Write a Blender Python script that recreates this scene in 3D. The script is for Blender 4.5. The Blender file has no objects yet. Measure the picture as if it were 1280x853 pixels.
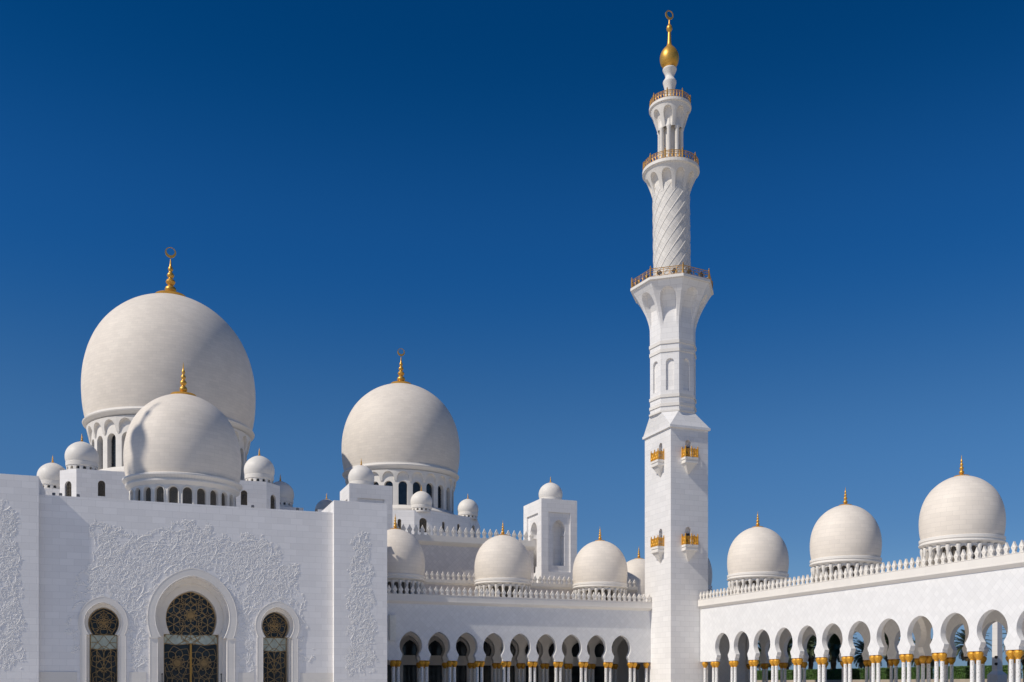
import bpy, math, random
from mathutils import Vector, Matrix
from math import sin, cos, pi, sqrt, radians

random.seed(7)
SC = bpy.context.scene
COL = SC.collection

# ------------------------------------------------------------------ camera
YAW = math.atan(476 / 1244.4)
cam_d = bpy.data.cameras.new('camera')
cam = bpy.data.objects.new('camera', cam_d)
COL.objects.link(cam)
cam_d.sensor_width = 36.0
cam_d.lens = 35.0
cam_d.shift_y = 428.5 / 1280
cam_d.clip_start = 0.5
cam_d.clip_end = 9000
cam.location = (0, 0, 1.7)
cam.rotation_euler = (radians(90), 0, -YAW)
SC.camera = cam

# ------------------------------------------------------------------ sky, sun, exposure
SUN = Vector((-1.0, -0.14, 0.97)).normalized()
world = bpy.data.worlds.new('World')
SC.world = world
world.use_nodes = True
wn = world.node_tree
wn.nodes.clear()
sky = wn.nodes.new('ShaderNodeTexSky')
sky.sky_type = 'NISHITA'
sky.sun_disc = False
sky.sun_elevation = math.asin(SUN.z)
sky.sun_rotation = math.atan2(SUN.x, SUN.y)
sky.altitude = 1500
sky.air_density = 1.0
sky.dust_density = 0.1
sky.ozone_density = 3.0
hs = wn.nodes.new('ShaderNodeHueSaturation')
hs.inputs['Saturation'].default_value = 1.32
hs.inputs['Value'].default_value = 1.0
bg = wn.nodes.new('ShaderNodeBackground')
bg.inputs['Strength'].default_value = 0.085
wo = wn.nodes.new('ShaderNodeOutputWorld')
wn.links.new(sky.outputs[0], hs.inputs['Color'])
# the air is less bright towards the horizon than the clean-air model says
wtc = wn.nodes.new('ShaderNodeTexCoord')
wsep = wn.nodes.new('ShaderNodeSeparateXYZ'); wn.links.new(wtc.outputs['Generated'], wsep.inputs[0])
wrp = wn.nodes.new('ShaderNodeValToRGB'); wn.links.new(wsep.outputs[2], wrp.inputs[0])
wrp.color_ramp.interpolation = 'EASE'
els = wrp.color_ramp.elements
els[0].position = 0.0; els[0].color = (0.20, 0.30, 0.56, 1)
els[1].position = 0.12; els[1].color = (0.66, 0.66, 0.74, 1)
for pos, c in ((0.24, (0.84, 0.80, 0.84)), (0.40, (0.34, 0.70, 0.88)), (0.56, (0.03, 0.54, 0.70)), (0.8, (0.05, 0.55, 0.7))):
    e_ = els.new(pos); e_.color = (*c, 1)
wmx = wn.nodes.new('ShaderNodeMix'); wmx.data_type = 'RGBA'; wmx.blend_type = 'MULTIPLY'
wmx.inputs[0].default_value = 1.0
wn.links.new(hs.outputs[0], wmx.inputs[6]); wn.links.new(wrp.outputs[0], wmx.inputs[7])
wn.links.new(wmx.outputs[2], bg.inputs['Color'])
wn.links.new(bg.outputs[0], wo.inputs['Surface'])

sun_d = bpy.data.lights.new('sun', 'SUN')
sun_d.energy = 3.3
sun_d.angle = radians(0.53)
sun_d.color = (1.0, 0.93, 0.83)
sun = bpy.data.objects.new('sun', sun_d)
COL.objects.link(sun)
sun.location = (-60, -20, 120)
sun.rotation_euler = SUN.to_track_quat('Z', 'Y').to_euler()

SC.view_settings.view_transform = 'Standard'
SC.view_settings.look = 'None'
SC.view_settings.exposure = 0.13
SC.view_settings.gamma = 1.0
SC.view_settings.use_curve_mapping = False
SC.render.engine = 'CYCLES'
SC.cycles.max_bounces = 8
SC.cycles.diffuse_bounces = 5

# ------------------------------------------------------------------ materials
def new_mat(name):
    m = bpy.data.materials.new(name)
    m.use_nodes = True
    nt = m.node_tree
    p = nt.nodes['Principled BSDF']
    return m, nt, p

def nmath(nt, op, a, b=None):
    n = nt.nodes.new('ShaderNodeMath')
    n.operation = op
    for i, v in enumerate((a, b)):
        if v is None: continue
        if isinstance(v, (int, float)): n.inputs[i].default_value = v
        else: nt.links.new(v, n.inputs[i])
    return n.outputs[0]

def stone(name, col, tile=(1.2, 0.6), var=0.05, joint=0.82, mode='wall', rot=0.0, rough=0.45,
          stain=0.05, mortar=0.012, offset=0.5, bump=0.0):
    """white marble cladding: slabs with thin joints, small change of tone from slab to slab, faint weathering"""
    m, nt, p = new_mat(name)
    L = nt.links
    tc = nt.nodes.new('ShaderNodeTexCoord')
    if mode == 'uv':
        vec = tc.outputs['UV']
    else:
        geo = nt.nodes.new('ShaderNodeNewGeometry')
        sep = nt.nodes.new('ShaderNodeSeparateXYZ'); L.new(tc.outputs['Object'], sep.inputs[0])
        sn = nt.nodes.new('ShaderNodeSeparateXYZ'); L.new(geo.outputs['True Normal'], sn.inputs[0])
        u = nmath(nt, 'SUBTRACT', nmath(nt, 'MULTIPLY', sep.outputs[1], sn.outputs[0]),
                  nmath(nt, 'MULTIPLY', sep.outputs[0], sn.outputs[1]))
        cb = nt.nodes.new('ShaderNodeCombineXYZ')
        L.new(u, cb.inputs[0]); L.new(sep.outputs[2], cb.inputs[1])
        vec = cb.outputs[0]
    mp = nt.nodes.new('ShaderNodeMapping'); mp.inputs['Rotation'].default_value = (0, 0, rot)
    L.new(vec, mp.inputs[0])
    br = nt.nodes.new('ShaderNodeTexBrick')
    br.offset = offset
    br.inputs['Color1'].default_value = (1 - var, 1 - var, 1 - var, 1)
    br.inputs['Color2'].default_value = (1 + var * 0.4, 1 + var * 0.4, 1 + var * 0.4, 1)
    br.inputs['Mortar'].default_value = (joint, joint, joint, 1)
    br.inputs['Scale'].default_value = 1.0
    br.inputs['Mortar Size'].default_value = mortar
    br.inputs['Mortar Smooth'].default_value = 0.3
    br.inputs['Brick Width'].default_value = tile[0]
    br.inputs['Row Height'].default_value = tile[1]
    L.new(mp.outputs[0], br.inputs['Vector'])
    nz = nt.nodes.new('ShaderNodeTexNoise')
    nz.inputs['Scale'].default_value = 0.35
    nz.inputs['Detail'].default_value = 6
    nz.inputs['Roughness'].default_value = 0.65
    L.new(tc.outputs['Object'], nz.inputs['Vector'])
    mr = nt.nodes.new('ShaderNodeMapRange')
    mr.inputs['From Min'].default_value = 0.3; mr.inputs['From Max'].default_value = 0.7
    mr.inputs['To Min'].default_value = 1 - stain; mr.inputs['To Max'].default_value = 1 + stain * 0.4
    L.new(nz.outputs[0], mr.inputs[0])
    mx = nt.nodes.new('ShaderNodeMix'); mx.data_type = 'RGBA'; mx.blend_type = 'MULTIPLY'
    mx.inputs[0].default_value = 1.0
    mx.inputs[6].default_value = (*col, 1)
    L.new(br.outputs['Color'], mx.inputs[7])
    mx2 = nt.nodes.new('ShaderNodeVectorMath'); mx2.operation = 'SCALE'
    L.new(mx.outputs[2], mx2.inputs[0]); L.new(mr.outputs[0], mx2.inputs[3])
    L.new(mx2.outputs[0], p.inputs['Base Color'])
    p.inputs['Roughness'].default_value = rough
    p.inputs['Specular IOR Level'].default_value = 0.22
    if bump:
        bp = nt.nodes.new('ShaderNodeBump'); bp.inputs['Strength'].default_value = bump
        bp.inputs['Distance'].default_value = 0.02
        L.new(br.outputs['Fac'], bp.inputs['Height']); bp.invert = True
        L.new(bp.outputs[0], p.inputs['Normal'])
    return m

def plain(name, col, rough=0.5, metallic=0.0, noise=0.08, scale=3.0, spec=0.4):
    m, nt, p = new_mat(name)
    tc = nt.nodes.new('ShaderNodeTexCoord')
    nz = nt.nodes.new('ShaderNodeTexNoise'); nz.inputs['Scale'].default_value = scale
    nz.inputs['Detail'].default_value = 4
    nt.links.new(tc.outputs['Object'], nz.inputs['Vector'])
    rp = nt.nodes.new('ShaderNodeValToRGB')
    rp.color_ramp.elements[0].position = 0.3; rp.color_ramp.elements[1].position = 0.7
    rp.color_ramp.elements[0].color = (*[c * (1 - noise) for c in col], 1)
    rp.color_ramp.elements[1].color = (*[min(1, c * (1 + noise)) for c in col], 1)
    nt.links.new(nz.outputs[0], rp.inputs[0])
    nt.links.new(rp.outputs[0], p.inputs['Base Color'])
    p.inputs['Roughness'].default_value = rough
    p.inputs['Metallic'].default_value = metallic
    p.inputs['Specular IOR Level'].default_value = spec
    return m

M = {}
M['wall'] = stone('white_marble_cladding', (0.85, 0.83, 0.81), (1.5, 0.75), 0.06, 0.80, stain=0.025, mortar=0.016)
M['diamond'] = stone('white_marble_diagonal_tiles', (0.79, 0.785, 0.775), (0.62, 0.62), 0.055, 0.84, rot=radians(45), offset=0.0, mortar=0.014, stain=0.025)
M['hallwall'] = stone('white_marble_hall_tiles', (0.74, 0.69, 0.65), (0.62, 0.62), 0.09, 0.80, rot=radians(45), offset=0.0, mortar=0.02)
M['dome'] = stone('white_marble_dome_courses', (0.80, 0.725, 0.63), (1.3, 0.5), 0.05, 0.80, mode='uv', stain=0.06, mortar=0.012, rough=0.6)
M['smooth'] = stone('smooth_white_marble', (0.79, 0.75, 0.69), (3.0, 1.2), 0.03, 0.9, stain=0.03, rough=0.5)
M['carved'] = stone('carved_white_marble', (0.85, 0.83, 0.80), (6.0, 3.0), 0.02, 0.97, stain=0.04)
M['minaret'] = stone('white_marble_minaret_blocks', (0.83, 0.81, 0.785), (1.6, 0.8), 0.06, 0.78, stain=0.02, mortar=0.02)
M['shaft'] = stone('white_marble_shaft_lozenges', (0.76, 0.725, 0.67), (0.75, 0.75), 0.10, 0.72, mode='uv', rot=radians(45), offset=0.0, mortar=0.025)
M['merlon'] = stone('cream_marble_merlons', (0.81, 0.765, 0.695), (6.0, 3.0), 0.02, 0.95, stain=0.08)
M['column'] = plain('inlaid_white_marble_column', (0.78, 0.77, 0.75), 0.3, 0, 0.07, 6.0)
def inlay(m):
    nt = m.node_tree; p = nt.nodes['Principled BSDF']
    src = p.inputs['Base Color'].links[0].from_socket
    tc = nt.nodes.new('ShaderNodeTexCoord')
    mp = nt.nodes.new('ShaderNodeMapping'); mp.inputs['Scale'].default_value = (7, 7, 3.2); nt.links.new(tc.outputs['Object'], mp.inputs[0])
    vo = nt.nodes.new('ShaderNodeTexVoronoi'); vo.inputs['Scale'].default_value = 1.0; nt.links.new(mp.outputs[0], vo.inputs['Vector'])
    f = nmath(nt, 'LESS_THAN', vo.outputs['Distance'], 0.22)
    mx = nt.nodes.new('ShaderNodeMix'); mx.data_type = 'RGBA'
    nt.links.new(f, mx.inputs[0]); nt.links.new(src, mx.inputs[6]); mx.inputs[7].default_value = (0.36, 0.37, 0.31, 1)
    nt.links.new(mx.outputs[2], p.inputs['Base Color'])
inlay(M['column'])
M['gold'] = plain('gilded_metal', (0.70, 0.39, 0.075), 0.42, 0.6, 0.12, 5.0)
M['goldmat'] = plain('gilded_bronze_palm_leaf', (0.66, 0.33, 0.035), 0.5, 0.4, 0.35, 16.0)
M['goldrail'] = plain('gilded_railing', (0.50, 0.28, 0.07), 0.5, 0.5, 0.2, 8.0)
M['tracery'] = plain('bronze_tracery', (0.46, 0.33, 0.17), 0.45, 0.2, 0.15, 4.0)
M['pale_glass'] = plain('pale_etched_glass', (0.50, 0.56, 0.49), 0.25, 0.0, 0.18, 1.5)
M['lattice'] = plain('dark_bronze_lattice', (0.13, 0.11, 0.085), 0.5, 0.2, 0.3, 8.0)
M['dark'] = plain('dark_window_glass', (0.018, 0.024, 0.032), 0.12, 0.0, 0.3, 1.0, spec=0.6)
M['blueglass'] = plain('dark_blue_glass', (0.018, 0.026, 0.032), 0.14, 0.0, 0.6, 0.8, spec=0.35)
M['lamp'] = plain('grey_lamp_housing', (0.16, 0.16, 0.17), 0.45, 0.3)
M['blackmetal'] = plain('black_metal', (0.02, 0.02, 0.022), 0.45, 0.3)
M['louver'] = plain('white_painted_metal', (0.78, 0.77, 0.72), 0.45)
M['paving'] = stone('white_marble_paving', (0.79, 0.75, 0.70), (2.4, 2.4), 0.05, 0.8, mode='uv', rough=0.3)
M['sand'] = plain('pale_sand', (0.42, 0.36, 0.27), 0.9, 0, 0.2, 0.05)
M['planter'] = stone('beige_stone_planter', (0.48, 0.42, 0.34), (1.0, 0.4), 0.1, 0.7)
M['hedge'] = plain('clipped_hedge_leaves', (0.042, 0.092, 0.015), 0.6, 0, 0.6, 2.2)
M['frond'] = plain('palm_fronds', (0.075, 0.105, 0.055), 0.5, 0, 0.4, 1.5)
M['deadfrond'] = plain('dry_palm_fronds', (0.16, 0.115, 0.06), 0.7, 0, 0.3, 1.5)
M['trunk'] = plain('palm_trunk_fibre', (0.12, 0.085, 0.055), 0.9, 0, 0.4, 6.0)
M['bark'] = plain('hedge_twigs', (0.08, 0.06, 0.04), 0.9, 0, 0.3, 6.0)

# ------------------------------------------------------------------ object helpers
def root_loc(o):
    v = Vector((0, 0, 0))
    while o is not None:
        v += o.location
        o = o.parent
    return v

class MB:
    """collects faces; build() links them as ONE mesh object"""
    def __init__(s):
        s.v = []; s.f = []; s.uv = []; s.hasuv = False
    def face(s, pts, uv=None):
        n = len(s.v)
        s.v.extend([tuple(p) for p in pts])
        s.f.append(tuple(range(n, n + len(pts))))
        s.uv.append(uv)
        if uv: s.hasuv = True
    def box(s, x0, x1, y0, y1, z0, z1):
        n = len(s.v)
        s.v += [(x0,y0,z0),(x1,y0,z0),(x1,y1,z0),(x0,y1,z0),(x0,y0,z1),(x1,y0,z1),(x1,y1,z1),(x0,y1,z1)]
        for q in ((0,3,2,1),(4,5,6,7),(0,1,5,4),(1,2,6,5),(2,3,7,6),(3,0,4,7)):
            s.f.append(tuple(n + i for i in q)); s.uv.append(None)
    def lathe(s, prof, seg=48, c=(0,0,0), mod=None, uref=None, a0=0.0):
        """profile of (r, z); uv in metres"""
        n = len(s.v)
        uref = uref or max(r for r, z in prof)
        arc = [0.0]
        for (r0, z0), (r1, z1) in zip(prof, prof[1:]): arc.append(arc[-1] + math.hypot(r1 - r0, z1 - z0))
        for (r, z) in prof:
            for k in range(seg):
                a = a0 + 2 * pi * k / seg
                rr = r * (mod(a, z) if mod else 1.0)
                s.v.append((c[0] + rr * cos(a), c[1] + rr * sin(a), c[2] + z))
        for i in range(len(prof) - 1):
            for k in range(seg):
                k2 = (k + 1) % seg
                s.f.append((n + i*seg + k, n + i*seg + k2, n + (i+1)*seg + k2, n + (i+1)*seg + k))
                u0 = uref * 2 * pi * k / seg; u1 = uref * 2 * pi * (k + 1) / seg
                s.uv.append(((u0, arc[i]), (u1, arc[i]), (u1, arc[i+1]), (u0, arc[i+1])))
        s.hasuv = True
    def tube(s, pts, r, n=5, closed=False, caps=True):
        pts = [Vector(p) for p in pts]
        m = len(pts)
        if m < 2: return
        base = len(s.v)
        prev = None
        for i, p in enumerate(pts):
            if closed: t = pts[(i+1) % m] - pts[i-1]
            else: t = pts[min(i+1, m-1)] - pts[max(i-1, 0)]
            if t.length < 1e-9: t = Vector((0,0,1))
            t.normalize()
            if prev is None:
                ref = Vector((0,0,1)) if abs(t.z) < 0.9 else Vector((1,0,0))
                nx = t.cross(ref).normalized()
            else:
                nx = prev - t * prev.dot(t)
                nx = nx.normalized() if nx.length > 1e-6 else t.orthogonal().normalized()
            prev = nx
            ny = t.cross(nx)
            rr = r[i] if isinstance(r, (list, tuple)) else r
            for k in range(n):
                a = 2 * pi * k / n
                q = p + nx * (rr * cos(a)) + ny * (rr * sin(a))
                s.v.append((q.x, q.y, q.z))
        for i in range(m if closed else m - 1):
            j = (i + 1) % m
            for k in range(n):
                k2 = (k + 1) % n
                s.f.append((base+i*n+k, base+i*n+k2, base+j*n+k2, base+j*n+k)); s.uv.append(None)
        if caps and not closed:
            s.f.append(tuple(base + k for k in range(n))[::-1]); s.uv.append(None)
            s.f.append(tuple(base + (m-1)*n + k for k in range(n))); s.uv.append(None)
    def build(s, name, mat, parent=None, angle=35, local=False):
        off = Vector((0,0,0)) if (parent is None or local) else root_loc(parent)
        me = bpy.data.meshes.new(name)
        me.from_pydata([(a-off.x, b-off.y, c-off.z) for a, b, c in s.v], [], s.f)
        if s.hasuv:
            uvl = me.uv_layers.new(name='UVMap')
            flat = []
            for f, u in zip(s.f, s.uv):
                if u is None: flat.extend([0.0] * (2 * len(f)))
                else:
                    for a in u: flat.extend(a)
            uvl.data.foreach_set('uv', flat)
        me.materials.append(mat)
        me.validate()
        me.shade_smooth()
        me.set_sharp_from_angle(angle=radians(angle))
        o = bpy.data.objects.new(name, me)
        COL.objects.link(o)
        if parent is not None: o.parent = parent
        return o

def thing(name, label, cat, loc=(0,0,0), group=None):
    o = bpy.data.objects.new(name, None)
    o.empty_display_size = 0.5
    COL.objects.link(o)
    o.location = loc
    o['label'] = label; o['category'] = cat
    if group: o['group'] = group
    return o
def tag(o, label, cat, group=None):
    o['label'] = label; o['category'] = cat
    if group: o['group'] = group
    return o
def structure(o):
    o['kind'] = 'structure'; return o
def copy_tree(o, loc=None, parent=None, label=None, group=None, rotz=None, scale=None):
    c = o.copy(); COL.objects.link(c)
    if parent is not None: c.parent = parent
    for ch in list(o.children): copy_tree(ch, None, c)
    if loc is not None: c.location = loc
    if label: c['label'] = label
    if group: c['group'] = group
    if rotz is not None: c.rotation_euler = (0, 0, rotz)
    if scale: c.scale = (scale,) * 3
    return c

# ------------------------------------------------------------------ arch tools
def horseshoe(zb, wb, zn, wn, zm, wm, za, n=9, corbel=0.0):
    """rows (z, half width) of a pointed horseshoe arch: jamb/corbel, neck, widest point, apex"""
    rows = [(zb, wb)]
    if corbel:
        for k in range(1, 5):
            t = k / 4
            rows.append((zb + corbel*0.35 + (zn - zb - corbel*0.35) * t, wb + (wn - wb) * (1 - (1 - t) ** 2)))
        rows.insert(1, (zb + corbel*0.35, wb))
    else:
        rows += [(zn, wb), (zn, wn)]
    for k in range(1, n + 1):
        t = k / n
        rows.append((zn + (zm - zn) * t, wm - (wm - wn) * (1 - t) ** 2))
    H = za - zm
    e = max(0.0, (H * H - wm * wm) / (2 * wm)); R = wm + e
    amax = math.atan2(H, e) if e > 0 else pi / 2
    for k in range(1, n + 4):
        a = amax * k / (n + 3)
        rows.append((zm + R * sin(a), max(0.0, R * cos(a) - e)))
    rows[-1] = (za, 0.0)
    return rows

def roundarch(z0, w, zs, n=8, pointed=0.0):
    rows = [(z0, 0.0), (z0, w), (zs, w)]
    H = w * (1 + pointed)
    for k in range(1, n + 1):
        a = pi / 2 * k / n
        rows.append((zs + H * sin(a), w * cos(a)))
    rows[-1] = (zs + H, 0.0)
    return rows

def bay(mb, s0, s1, c, rows, P, z_top, z_bot=None, back=True, nsub=1, top=True, bottom=True, uvf=None):
    """a wall bay from s0 to s1 with an opening centred on c; P(s, z, k): k=0 front face, k=1 back face"""
    R = list(rows)
    if z_bot is not None and R[0][0] > z_bot + 1e-6: R = [(z_bot, 0.0)] + ([(R[0][0], 0.0)] if R[0][1] > 0 else []) + R
    if R[-1][0] < z_top - 1e-6: R.append((z_top, 0.0))
    ks = (0, 1) if back else (0,)
    def strip(a0, b0, a1, b1, z0, z1, k, n):
        if abs(b0 - a0) < 1e-7 and abs(b1 - a1) < 1e-7: return
        for i in range(n):
            t0, t1 = i / n, (i + 1) / n
            sa, sb, sc, sd = a0+(b0-a0)*t0, a0+(b0-a0)*t1, a1+(b1-a1)*t1, a1+(b1-a1)*t0
            q = [P(sa, z0, k), P(sb, z0, k), P(sc, z1, k), P(sd, z1, k)]
            uv = ((sa, z0), (sb, z0), (sc, z1), (sd, z1)) if uvf else None
            if k:
                q = q[::-1]; uv = uv[::-1] if uv else None
            mb.face(q, uv)
    for (z0, h0), (z1, h1) in zip(R, R[1:]):
        if abs(z1 - z0) > 1e-7:
            for k in ks:
                if h0 <= 0 and h1 <= 0: strip(s0, s1, s0, s1, z0, z1, k, max(1, nsub * 2))
                else:
                    strip(s0, c - h0, s0, c - h1, z0, z1, k, nsub)
                    strip(c + h0, s1, c + h1, s1, z0, z1, k, nsub)
        if h0 > 0 or h1 > 0:
            for sg in (-1, 1):
                q = [P(c+sg*h0, z0, 0), P(c+sg*h0, z0, 1), P(c+sg*h1, z1, 1), P(c+sg*h1, z1, 0)]
                mb.face(q if sg < 0 else q[::-1], ((0,0),(0.5,0),(0.5,0.3),(0,0.3)) if uvf else None)
    if back and bottom and R[0][1] > 0:
        z, h = R[0]
        for a, b in ((s0, c - h), (c + h, s1)):
            if b - a > 1e-6: mb.face([P(a, z, 0), P(a, z, 1), P(b, z, 1), P(b, z, 0)])
    if back and top:
        mb.face([P(s0, z_top, 0), P(s1, z_top, 0), P(s1, z_top, 1), P(s0, z_top, 1)])

def fill(mb, c, rows, P, depth=0.0):
    """a pane that fills an opening"""
    for (z0, h0), (z1, h1) in zip(rows, rows[1:]):
        if abs(z1 - z0) < 1e-7: continue
        mb.face([P(c-h0, z0, depth), P(c+h0, z0, depth), P(c+h1, z1, depth), P(c-h1, z1, depth)])

def width_at(rows, z):
    best = 0.0
    for (z0, h0), (z1, h1) in zip(rows, rows[1:]):
        if z0 <= z <= z1 and z1 > z0: best = h0 + (h1 - h0) * (z - z0) / (z1 - z0)
    return best

# ------------------------------------------------------------------ ground
mb = MB()
G = 4000
for (x0, x1, y0, y1) in ((-G, G, -G, G),):
    mb.face([(x0,y0,-0.05),(x1,y0,-0.05),(x1,y1,-0.05),(x0,y1,-0.05)])
structure(mb.build('ground', M['sand']))
mb = MB()
x0, x1, y0, y1 = -90, 97, -60, 240
mb.face([(x0,y0,0),(x1,y0,0),(x1,y1,0),(x0,y1,0)], ((x0,y0),(x1,y0),(x1,y1),(x0,y1)))
structure(mb.build('courtyard_paving', M['paving']))

# ------------------------------------------------------------------ finial and dome builders
def finial(parent, x, y, z, H, plate, crescent=0.0, rr=1.0):
    mb = MB()
    prof = [(plate*0.9, -0.08*H), (plate, -0.02*H), (plate*1.03, 0.0), (plate*0.98, 0.018*H), (plate*0.72, 0.04*H), (plate*0.36, 0.075*H)]
    h = H * (0.80 if crescent else 1.0)
    b = 0.115 * H * rr
    pts = [(0.55,0.09),(0.95,0.13),(1.08,0.18),(0.92,0.235),(0.52,0.27),(0.46,0.29),(0.72,0.325),(0.90,0.375),(0.72,0.425),
           (0.40,0.455),(0.36,0.475),(0.55,0.50),(0.68,0.545),(0.52,0.59),(0.30,0.62),(0.28,0.64),(0.40,0.665),(0.48,0.70),
           (0.36,0.745),(0.20,0.78),(0.17,0.84),(0.10,0.92),(0.02,1.0)]
    prof += [(r * b, f * h) for r, f in pts]
    mb.lathe(prof, 24, (x, y, z))
    f = mb.build('finial', M['gold'], parent, angle=50, local=True)
    if crescent:
        mb = MB()
        R = crescent; cz = z + h + R * 0.92
        n = 40; outer = []; inner = []
        ri = R * 0.74
        for k in range(n):
            a = 2 * pi * k / n + pi / 2
            outer.append((x + R * cos(a), cz + R * sin(a)))
            inner.append((x + ri * cos(a), cz + R * 0.20 + ri * sin(a)))
        d = R * 0.10
        for k in range(n):
            j = (k + 1) % n
            o0, o1, i0, i1 = outer[k], outer[j], inner[k], inner[j]
            for yy, fl in ((y - d, 0), (y + d, 1)):
                q = [(o0[0],yy,o0[1]),(o1[0],yy,o1[1]),(i1[0],yy,i1[1]),(i0[0],yy,i0[1])]
                mb.face(q if fl else q[::-1])
            mb.face([(o0[0],y-d,o0[1]),(o1[0],y-d,o1[1]),(o1[0],y+d,o1[1]),(o0[0],y+d,o0[1])])
            mb.face([(i0[0],y-d,i0[1]),(i1[0],y-d,i1[1]),(i1[0],y+d,i1[1]),(i0[0],y+d,i0[1])])
        mb.build('crescent', M['gold'], f, local=True)
    return f

def smoothprof(pts, n=6):
    """Catmull-Rom through (r, z) points"""
    out = []
    P = [pts[0]] + list(pts) + [pts[-1]]
    for i in range(1, len(P) - 2):
        for k in range(n):
            t = k / n
            q = []
            for d in (0, 1):
                a, b, c, e = P[i-1][d], P[i][d], P[i+1][d], P[i+2][d]
                q.append(0.5*((2*b) + (-a+c)*t + (2*a-5*b+4*c-e)*t*t + (-a+3*b-3*c+e)*t**3))
            out.append(tuple(q))
    out.append(tuple(pts[-1]))
    return out

BIG = [(0.955,0.0),(0.975,0.06),(0.992,0.14),(1.0,0.24),(0.996,0.33),(0.975,0.43),(0.93,0.54),(0.86,0.645),(0.765,0.74),
       (0.645,0.822),(0.50,0.893),(0.34,0.945),(0.19,0.975),(0.02,1.0)]

def drum_ring(n, R, z0, z1, w, rows, depth, phase=0.0, nsub=2, back=True):
    mb = MB()
    pitch = 2 * pi / n
    for k in range(n):
        a = phase + k * pitch
        def P(s, z, kk, a=a):
            r = R - (depth if kk else 0.0)
            ang = a + s / R
            return (r * cos(ang), r * sin(ang), z)
        hw = pitch * R / 2
        bay(mb, -hw, hw, 0.0, rows, P, z1, z0, back=False, nsub=nsub, top=False, bottom=False)
    return mb

# ---- arcade dome prototype (origin at roof level z=14.0 -> local 0)
def build_arcade_dome(label, loc, group):
    t = thing('arcade_dome', label, 'dome', (0,0,0), group)
    R = 4.36
    mb = MB()
    mb.lathe([(R*r, 3.55 + 7.0*z) for r, z in smoothprof(BIG, 4)], 72)
    mb.build('shell', M['dome'], t, local=True)
    mb = MB()
    mb.lathe([(3.95,2.60),(4.05,2.64),(4.18,2.74),(4.34,2.82),(4.40,2.86),(4.40,2.98),(4.28,3.02),(4.27,3.16),(4.36,3.22),(4.36,3.50),(4.17,3.56)], 72)
    mb.build('base_ring', M['smooth'], t, angle=25, local=True)
    n = 24; Rd = 3.95
    rows = roundarch(0.35, 0.32, 2.05, 6)
    mb = drum_ring(n, Rd, -0.3, 2.62, 0.3, rows, 0.4, phase=0.05, nsub=1)
    # engaged colonnettes between the openings
    for k in range(n):
        a = 0.05 + (k + 0.5) * 2 * pi / n
        mb.lathe([(0.17,0.1),(0.17,1.95),(0.23,2.1),(0.23,2.55)], 8, (Rd*cos(a)*1.02, Rd*sin(a)*1.02, 0))
    mb.build('drum', M['smooth'], t, local=True)
    mb = MB(); mb.lathe([(Rd-0.4,-0.3),(Rd-0.4,2.3)], 48)  # dark lining stands in for the shaded inside behind the open arches
    mb.build('drum_dark_lining', M['lattice'], t, local=True)
    finial(t, 0, 0, 10.44, 2.35, 0.80, rr=0.95)
    t.location = loc
    return t

# ---- turret dome prototype; unit radius 1
def build_turret_dome(label, cat_group, R=2.6, windows=True):
    t = thing('turret_dome', label, 'dome', (0,0,0), cat_group)
    z0 = 0.32 * R if windows else 0.10 * R
    if windows:
        n = 14; rows = [(0.07*R,0.0),(0.07*R,0.10*R),(0.20*R,0.10*R),(0.245*R,0.065*R),(0.265*R,0.0)]
        mb = drum_ring(n, 0.90*R, -0.2, z0, 0, rows, 0.2*R, nsub=1)
        mb.build('drum', M['smooth'], t, local=True)
        mb = MB(); mb.lathe([(0.74*R,-0.1),(0.74*R,z0)], 28); mb.build('drum_dark_lining', M['dark'], t, local=True)
    else:
        mb = MB(); mb.lathe([(0.93*R,-0.3),(0.93*R,z0),(0.90*R,z0+0.01)], 40); mb.build('drum', M['smooth'], t, local=True)
    H = 1.62 * R
    pts = [(0.90,0.0),(0.945,0.01),(0.955,0.10),(0.955,0.155),(0.93,0.165),(0.935,0.18),(0.965,0.22),(0.995,0.32),(1.0,0.40),(0.985,0.49),(0.94,0.59),
           (0.86,0.69),(0.74,0.785),(0.59,0.865),(0.42,0.93),(0.24,0.975),(0.10,0.995),(0.01,1.0)]
    mb = MB(); mb.lathe([(R*r, z0 + H*z) for r, z in pts[:6]] + [(R*r, z0 + H*z) for r, z in smoothprof(pts[6:], 4)], 56)
    mb.build('shell', M['smooth'], t, angle=40, local=True)
    finial(t, 0, 0, z0 + H - 0.02*R, 0.60*R, 0.17*R, rr=1.0)
    return t

# ------------------------------------------------------------------ column prototype parts
def column_meshes():
    mb = MB()
    mb.lathe([(0.36,0.0),(0.36,0.14),(0.33,0.18),(0.34,0.26),(0.27,0.34),(0.24,0.42),(0.228,2.2),(0.215,4.16)], 14)
    sh = mb.build('column', M['column'], None)
    mb = MB()
    def mod(a, z): return 1 + 0.15 * abs(cos(4*a)) * min(1, max(0, (z-4.2)/0.35)) - 0.08
    mb.lathe([(0.215,4.12),(0.26,4.14),(0.26,4.2),(0.235,4.23),(0.31,4.34),(0.39,4.50),(0.445,4.68),(0.45,4.82),(0.39,4.94),(0.30,5.0),(0.30,5.045)], 24, mod=mod)
    cp = mb.build('capital', M['goldmat'], None, angle=60)
    cp.parent = sh
    return sh
COLUMN = column_meshes()
used = [False]
def add_column(parent, x, y, rot=0.0):
    if not used[0]:
        c = COLUMN; used[0] = True
        c.parent = parent
    else:
        c = copy_tree(COLUMN, None, parent)
    l = root_loc(parent)
    c.location = (x - l.x, y - l.y, -l.z)
    return c

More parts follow.
